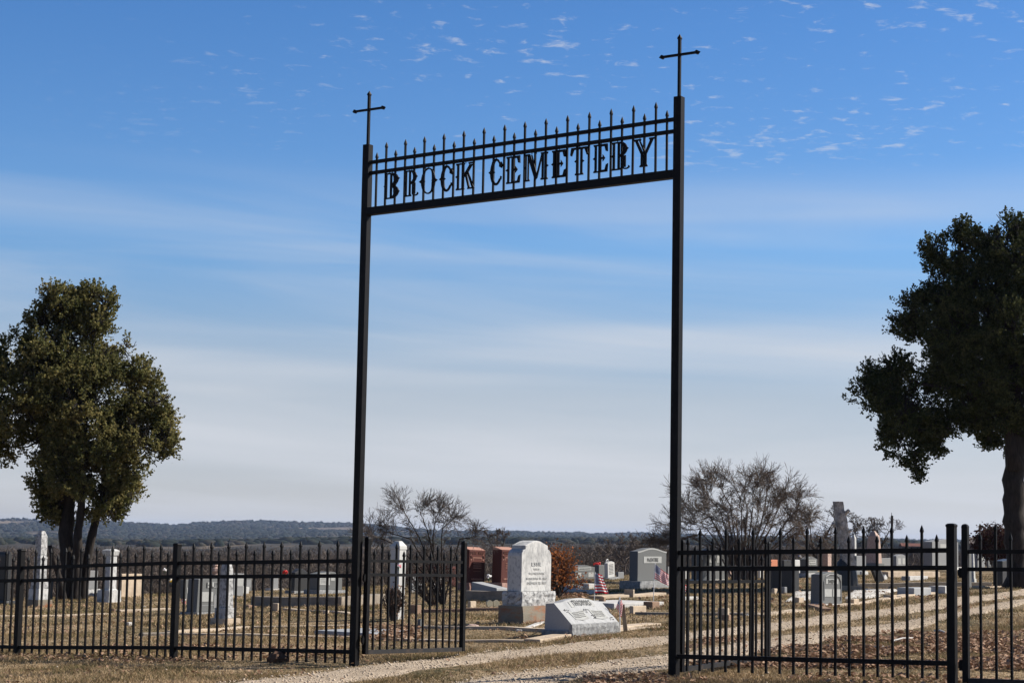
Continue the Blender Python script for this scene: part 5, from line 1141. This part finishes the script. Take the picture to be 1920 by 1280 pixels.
def shrub(label, px, py, Y, rx, ry, m, seed, n=1500, leaf=.05, stems=14, name='shrub', lowest=.3, group=None, twig='twig_dark'):
    P = at(px, py, Y); P.z = G(P.x, P.y); s = Y / F; t = thing(name, P, label, 'shrub', group); rng = np.random.RandomState(seed); segs = []
    for k in range(stems):
        a = rng.uniform(0, 6.28); d = np.array([math.cos(a) * .45, math.sin(a) * .45, 1.0]); grow(rng, np.array([math.cos(a) * .06, math.sin(a) * .06, -.05]), d, ry * s * .9, .014, 3, segs, spread=.35, up=.1, shrink=.6, minr=.003)
    S = np.array(segs); kz = ry * s / max(S[:, 5].max(), .1); kx = rx * s / max(np.percentile(np.abs(S[:, 3]), 97), .05)
    for c_ in (2, 5): S[:, c_] *= kz
    for c_ in (0, 1, 3, 4): S[:, c_] *= kx
    V, Fc = tubes_np(S, 4); stuff(fast_mesh('stems', V, Fc, twig, t))
    E = S[S[:, 8] <= 1][:, 3:6]; E = E[E[:, 2] > ry * s * lowest]; idx = rng.randint(0, len(E), n)
    pp = E[idx] + rng.normal(0, 1, (n, 3)) * np.array([rx * s * .16, rx * s * .16, ry * s * .10])
    V, Fc = leaf_faces(pp, leaf, rng, up=0); stuff(fast_mesh('leaves', V, Fc, m, t)); return t
shrub('rusty orange leaved shrub right of the tall marble headstone', 1046, 1106, 37, 36, 88, 'rust_leaf', 31, n=2600, leaf=.045, stems=26, lowest=.35)
shrub('dark reddish rounded bush behind the right gate, beside the cedar trunk', 1864, 1066, 68, 32, 80, 'dark_red_leaf', 32, n=9000, leaf=.09, lowest=.42, stems=22)
shrub('low red leaved shrub of upright dark stems behind the open gate leaf', 812, 1133, 34.5, 48, 75, 'dark_red_leaf', 33, n=900, leaf=.036, stems=30, lowest=.72)
shrub('dark leafless tangle of stems in front of the slim marble pedestal', 737, 1148, 28.6, 19, 66, 'seed', 34, n=700, leaf=.03, stems=34, lowest=.2)

# the wood below the crest: one mass of bare trees
def wood():
    rng = np.random.RandomState(77); T = []
    for v in range(9):
        segs = []; rs = np.random.RandomState(100 + v)
        grow(rs, (0, 0, 0), (0, 0, 1), .34, .020, 0, segs, bend=.05, minr=.01); top = segs[-1][3:6]
        for k in range(4):
            a = rs.uniform(0, 6.28); grow(rs, top, (math.cos(a) * .6, math.sin(a) * .6, .9), .21, .013, 3, segs, spread=.5, up=.16, shrink=.74, bend=.15, minr=.0022)
        S = np.array(segs); zmax = S[:, 5].max(); S[:, :6] /= zmax; big = S[S[:, 8] >= 2]; V, Fc = tubes_np(big, 3)
        sm = S[S[:, 8] < 2]; e = sm[:, 3:6]; idx = rs.randint(0, len(e), 1400); c = e[idx] + rs.normal(0, .035, (1400, 3)); a = rs.normal(size=(1400, 3)); a[:, 2] = np.abs(a[:, 2]) * .8 + .1; a /= np.linalg.norm(a, axis=1)[:, None]
        l = rs.uniform(.03, .08, (1400, 1)); w_ = rs.normal(size=(1400, 3)); w_ /= np.linalg.norm(w_, axis=1)[:, None]
        Vt = np.stack([c - w_ * .0026, c + w_ * .0026, c + a * l, c + a * l + w_ * .0008], 1).reshape(-1, 3); Ft = np.arange(5600).reshape(-1, 4) + len(V)
        T.append((np.concatenate([V, Vt]), np.concatenate([Fc, Ft])))
    Vs = []; Fs = []; k = 0; n = 0
    while n < 330:
        r = 78 + 330 * rng.rand() ** 1.5; px = rng.uniform(-60, 1980); a = (px - 960) / F; y = r * math.cos(math.atan(a)); x = y * a
        if y < float(crest(x)) + 26: 
            continue
        z = G(x, y); el = np.interp(px, _pxs, _top) + rng.uniform(-7, 3) - (1 if r > 200 else 3); H = el * r / F + EYE - z
        if H < 2: continue
        H = min(H, 12); V, Fc = T[rng.randint(9)]; th = rng.uniform(0, 6.28); c, s = math.cos(th), math.sin(th); sxy = H * rng.uniform(.8, 1.25)
        W_ = np.empty_like(V); W_[:, 0] = (V[:, 0] * c - V[:, 1] * s) * sxy + x; W_[:, 1] = (V[:, 0] * s + V[:, 1] * c) * sxy + y; W_[:, 2] = V[:, 2] * H + z - .1
        Vs.append(W_); Fs.append(Fc + k); k += len(V); n += 1
    o = fast_mesh('winter_wood', np.concatenate(Vs), np.concatenate(Fs), 'wood'); stuff(o); print('wood faces', len(o.data.polygons)); return o
wood()
# undergrowth that closes the wood below the branches
def brush():
    rng = np.random.RandomState(5); n = 150000; r = 70 + 560 * rng.rand(n) ** 1.4; px = rng.uniform(-80, 2000, n); a = (px - 960) / F; y = r / np.sqrt(1 + a * a); x = y * a
    ok = y > crest(x) + 18; x, y, r, px = x[ok], y[ok], r[ok], px[ok]; z = Gn(x, y); H = np.interp(px, _pxs, _top) * r / F + EYE - z; h = rng.rand(len(x)) ** 1.3 * np.clip(H, .5, 10) * .86
    c = np.stack([x, y, z + h], 1); n = len(c); s = (r / 150 * .22 + .12)[:, None]
    d = rng.normal(size=(n, 3)); d[:, 2] = np.abs(d[:, 2]) + .1; d /= np.linalg.norm(d, axis=1)[:, None]; w_ = rng.normal(size=(n, 3)); w_ /= np.linalg.norm(w_, axis=1)[:, None]
    V = np.stack([c - w_ * s * .06, c + w_ * s * .06, c + d * s * 2.4 + w_ * s * .02, c + d * s * 2.4], 1).reshape(-1, 3); stuff(fast_mesh('undergrowth', V, np.arange(4 * n).reshape(-1, 4), 'wood'))
brush()

# ------------------------------------------------------------ ground cover
rng = np.random.RandomState(11)
def scatter(n, y0, y1, pw=1.0, xw=.315):
    y = y0 + (y1 - y0) * rng.rand(n) ** pw; x = rng.uniform(-1, 1, n) * xw * y; return x, y
def blades(name, n, y0, y1, pw, h, wd, m, keep_track=.04, green=None):
    x, y = scatter(n, y0, y1, pw); on = track_mask(x, y); k = (~on) | (rng.rand(n) < keep_track); k &= y < crest(x) + 6
    nz = np.sin(x * 1.3 + 1.7 * np.sin(y * .7)) + np.sin(y * 1.9 + x * .6 + 2) + .8 * np.sin(x * 4.1 - y * 2.3)
    if green is not None: k &= (nz > green) 
    else: k &= rng.rand(n) < .55 + .25 * np.clip(nz, -1, 1.8)
    x, y = x[k], y[k]; n = len(x); z = Gn(x, y); hh = h * rng.uniform(.4, 1.25, n) * (.75 + .25 * np.clip(nz[k], -1, 1)); a = rng.uniform(0, 6.28, n); ww = wd * rng.uniform(.6, 1.3, n); ln = rng.normal(0, .75, (n, 2)) * hh[:, None]
    b0 = np.stack([x - np.cos(a) * ww, y - np.sin(a) * ww, z - .004], 1); b1 = np.stack([x + np.cos(a) * ww, y + np.sin(a) * ww, z - .004], 1); tp = np.stack([x + ln[:, 0], y + ln[:, 1], z + hh], 1)
    stuff(fast_mesh(name, np.stack([b0, b1, tp], 1).reshape(-1, 3), np.arange(3 * n).reshape(-1, 3), m))
blades('dry_grass', 330000, 14.8, 25, 1.0, .040, .0042, 'grass')
blades('dry_grass', 260000, 25, 62, 1.15, .055, .009, 'grass')
blades('green_grass', 120000, 17, 30, 1.0, .034, .004, 'grass_green', green=.55)
blades('green_grass', 90000, 30, 60, 1.0, .05, .009, 'grass_green', green=.5)
def leaves(n, region, m='dry_leaf', size=.05):
    x, y = region(n); z = Gn(x, y); n = len(x); a = rng.uniform(0, 6.28, n); s = size * rng.uniform(.55, 1.3, n); tl = rng.normal(0, .35, (n, 2)); fold = rng.uniform(.1, .6, n)
    u = np.stack([np.cos(a), np.sin(a), tl[:, 0]], 1) * s[:, None]; v = np.stack([-np.sin(a), np.cos(a), tl[:, 1]], 1) * (s * .55)[:, None]; c = np.stack([x, y, z + .012 + rng.rand(n) * .03], 1); f = np.stack([0 * x, 0 * x, fold * s * .55], 1)
    V = np.stack([c - u, c + u, c + u * .35 + v + f, c - u * .45 + v * .8 + f, c + u * .35 - v + f, c - u * .45 - v * .8 + f], 1).reshape(-1, 3)
    b = np.arange(n)[:, None] * 6; return V, np.concatenate([b + np.array([[0, 1, 2, 3]]), b + np.array([[1, 0, 5, 4]])])
def px_region(x0, x1, y0, y1, clump=0.0):
    def f(n):
        px = rng.uniform(x0, x1, n); py = rng.uniform(y0, y1, n); Yd = np.array([1.22 * F / max(py[i] - (1005 + .0184 * (px[i] - 960)), 8) for i in range(n)]); X = (px - 960) / F * Yd; 
        zz = Gn(X, Yd); Yd = (EYE - zz) * F / np.maximum(py - (1005 + .0184 * (px - 960)), 8); X = (px - 960) / F * Yd
        if clump:
            k = np.sin(X * 2.7 + 1.3 * np.sin(Yd * 1.9)) + np.sin(Yd * 3.1 + X) > clump; X, Yd = X[k], Yd[k]
        k = ~track_mask(X, Yd) | (rng.rand(len(X)) < .04); return X[k], Yd[k]
    return f
parts = [leaves(9500, px_region(1290, 1935, 1196, 1248, -.5), size=.03), leaves(2600, px_region(1550, 1935, 1180, 1215, -.4), size=.03), leaves(1500, px_region(0, 660, 1206, 1238, -.2), size=.026), leaves(4200, px_region(-20, 1300, 1120, 1215, .3), size=.026),
         leaves(1800, px_region(-20, 1935, 1216, 1290, .2), size=.022), leaves(700, px_region(700, 800, 1172, 1198), size=.035), leaves(900, px_region(1100, 1260, 1262, 1292), size=.02), leaves(1500, px_region(1240, 1920, 1240, 1290, .2), size=.028), leaves(500, px_region(1030, 1110, 1108, 1122), size=.05), leaves(1500, px_region(1200, 1930, 1085, 1140, .4), size=.05)]  # litter by the arch's right post also stands in for a tree's shadow
k = 0; Vs = []; Fs = []
for V, Fc in parts: Vs.append(V); Fs.append(Fc + k); k += len(V)
stuff(fast_mesh('fallen_leaves', np.concatenate(Vs), np.concatenate(Fs), 'dry_leaf'))
# loose stones on the wheel tracks
def pebbles(n):
    x, y = scatter(n * 4, 15, 40, 1.3); on = track_mask(x, y) | (rng.rand(len(x)) < .02); x, y = x[on][:n], y[on][:n]; n = len(x); z = Gn(x, y) + .018; s = .006 + .011 * rng.rand(n) ** 3
    oc = np.array([[1, 0, 0], [-1, 0, 0], [0, 1, 0], [0, -1, 0], [0, 0, .8], [0, 0, -.6]]); V = (oc[None] * (s[:, None, None]) * rng.uniform(.6, 1.3, (n, 6, 1)) + np.stack([x, y, z], 1)[:, None]).reshape(-1, 3)
    tri = np.array([[0, 2, 4], [2, 1, 4], [1, 3, 4], [3, 0, 4], [2, 0, 5], [1, 2, 5], [3, 1, 5], [0, 3, 5]]); Fc = (np.arange(n)[:, None, None] * 6 + tri[None]).reshape(-1, 3)
    stuff(fast_mesh('loose_gravel', V, Fc, 'pebble'))
pebbles(13000)
for o in bpy.data.objects:
    for q in ('_W', '_D', '_H', '_hb'):
        if q in o: del o[q]
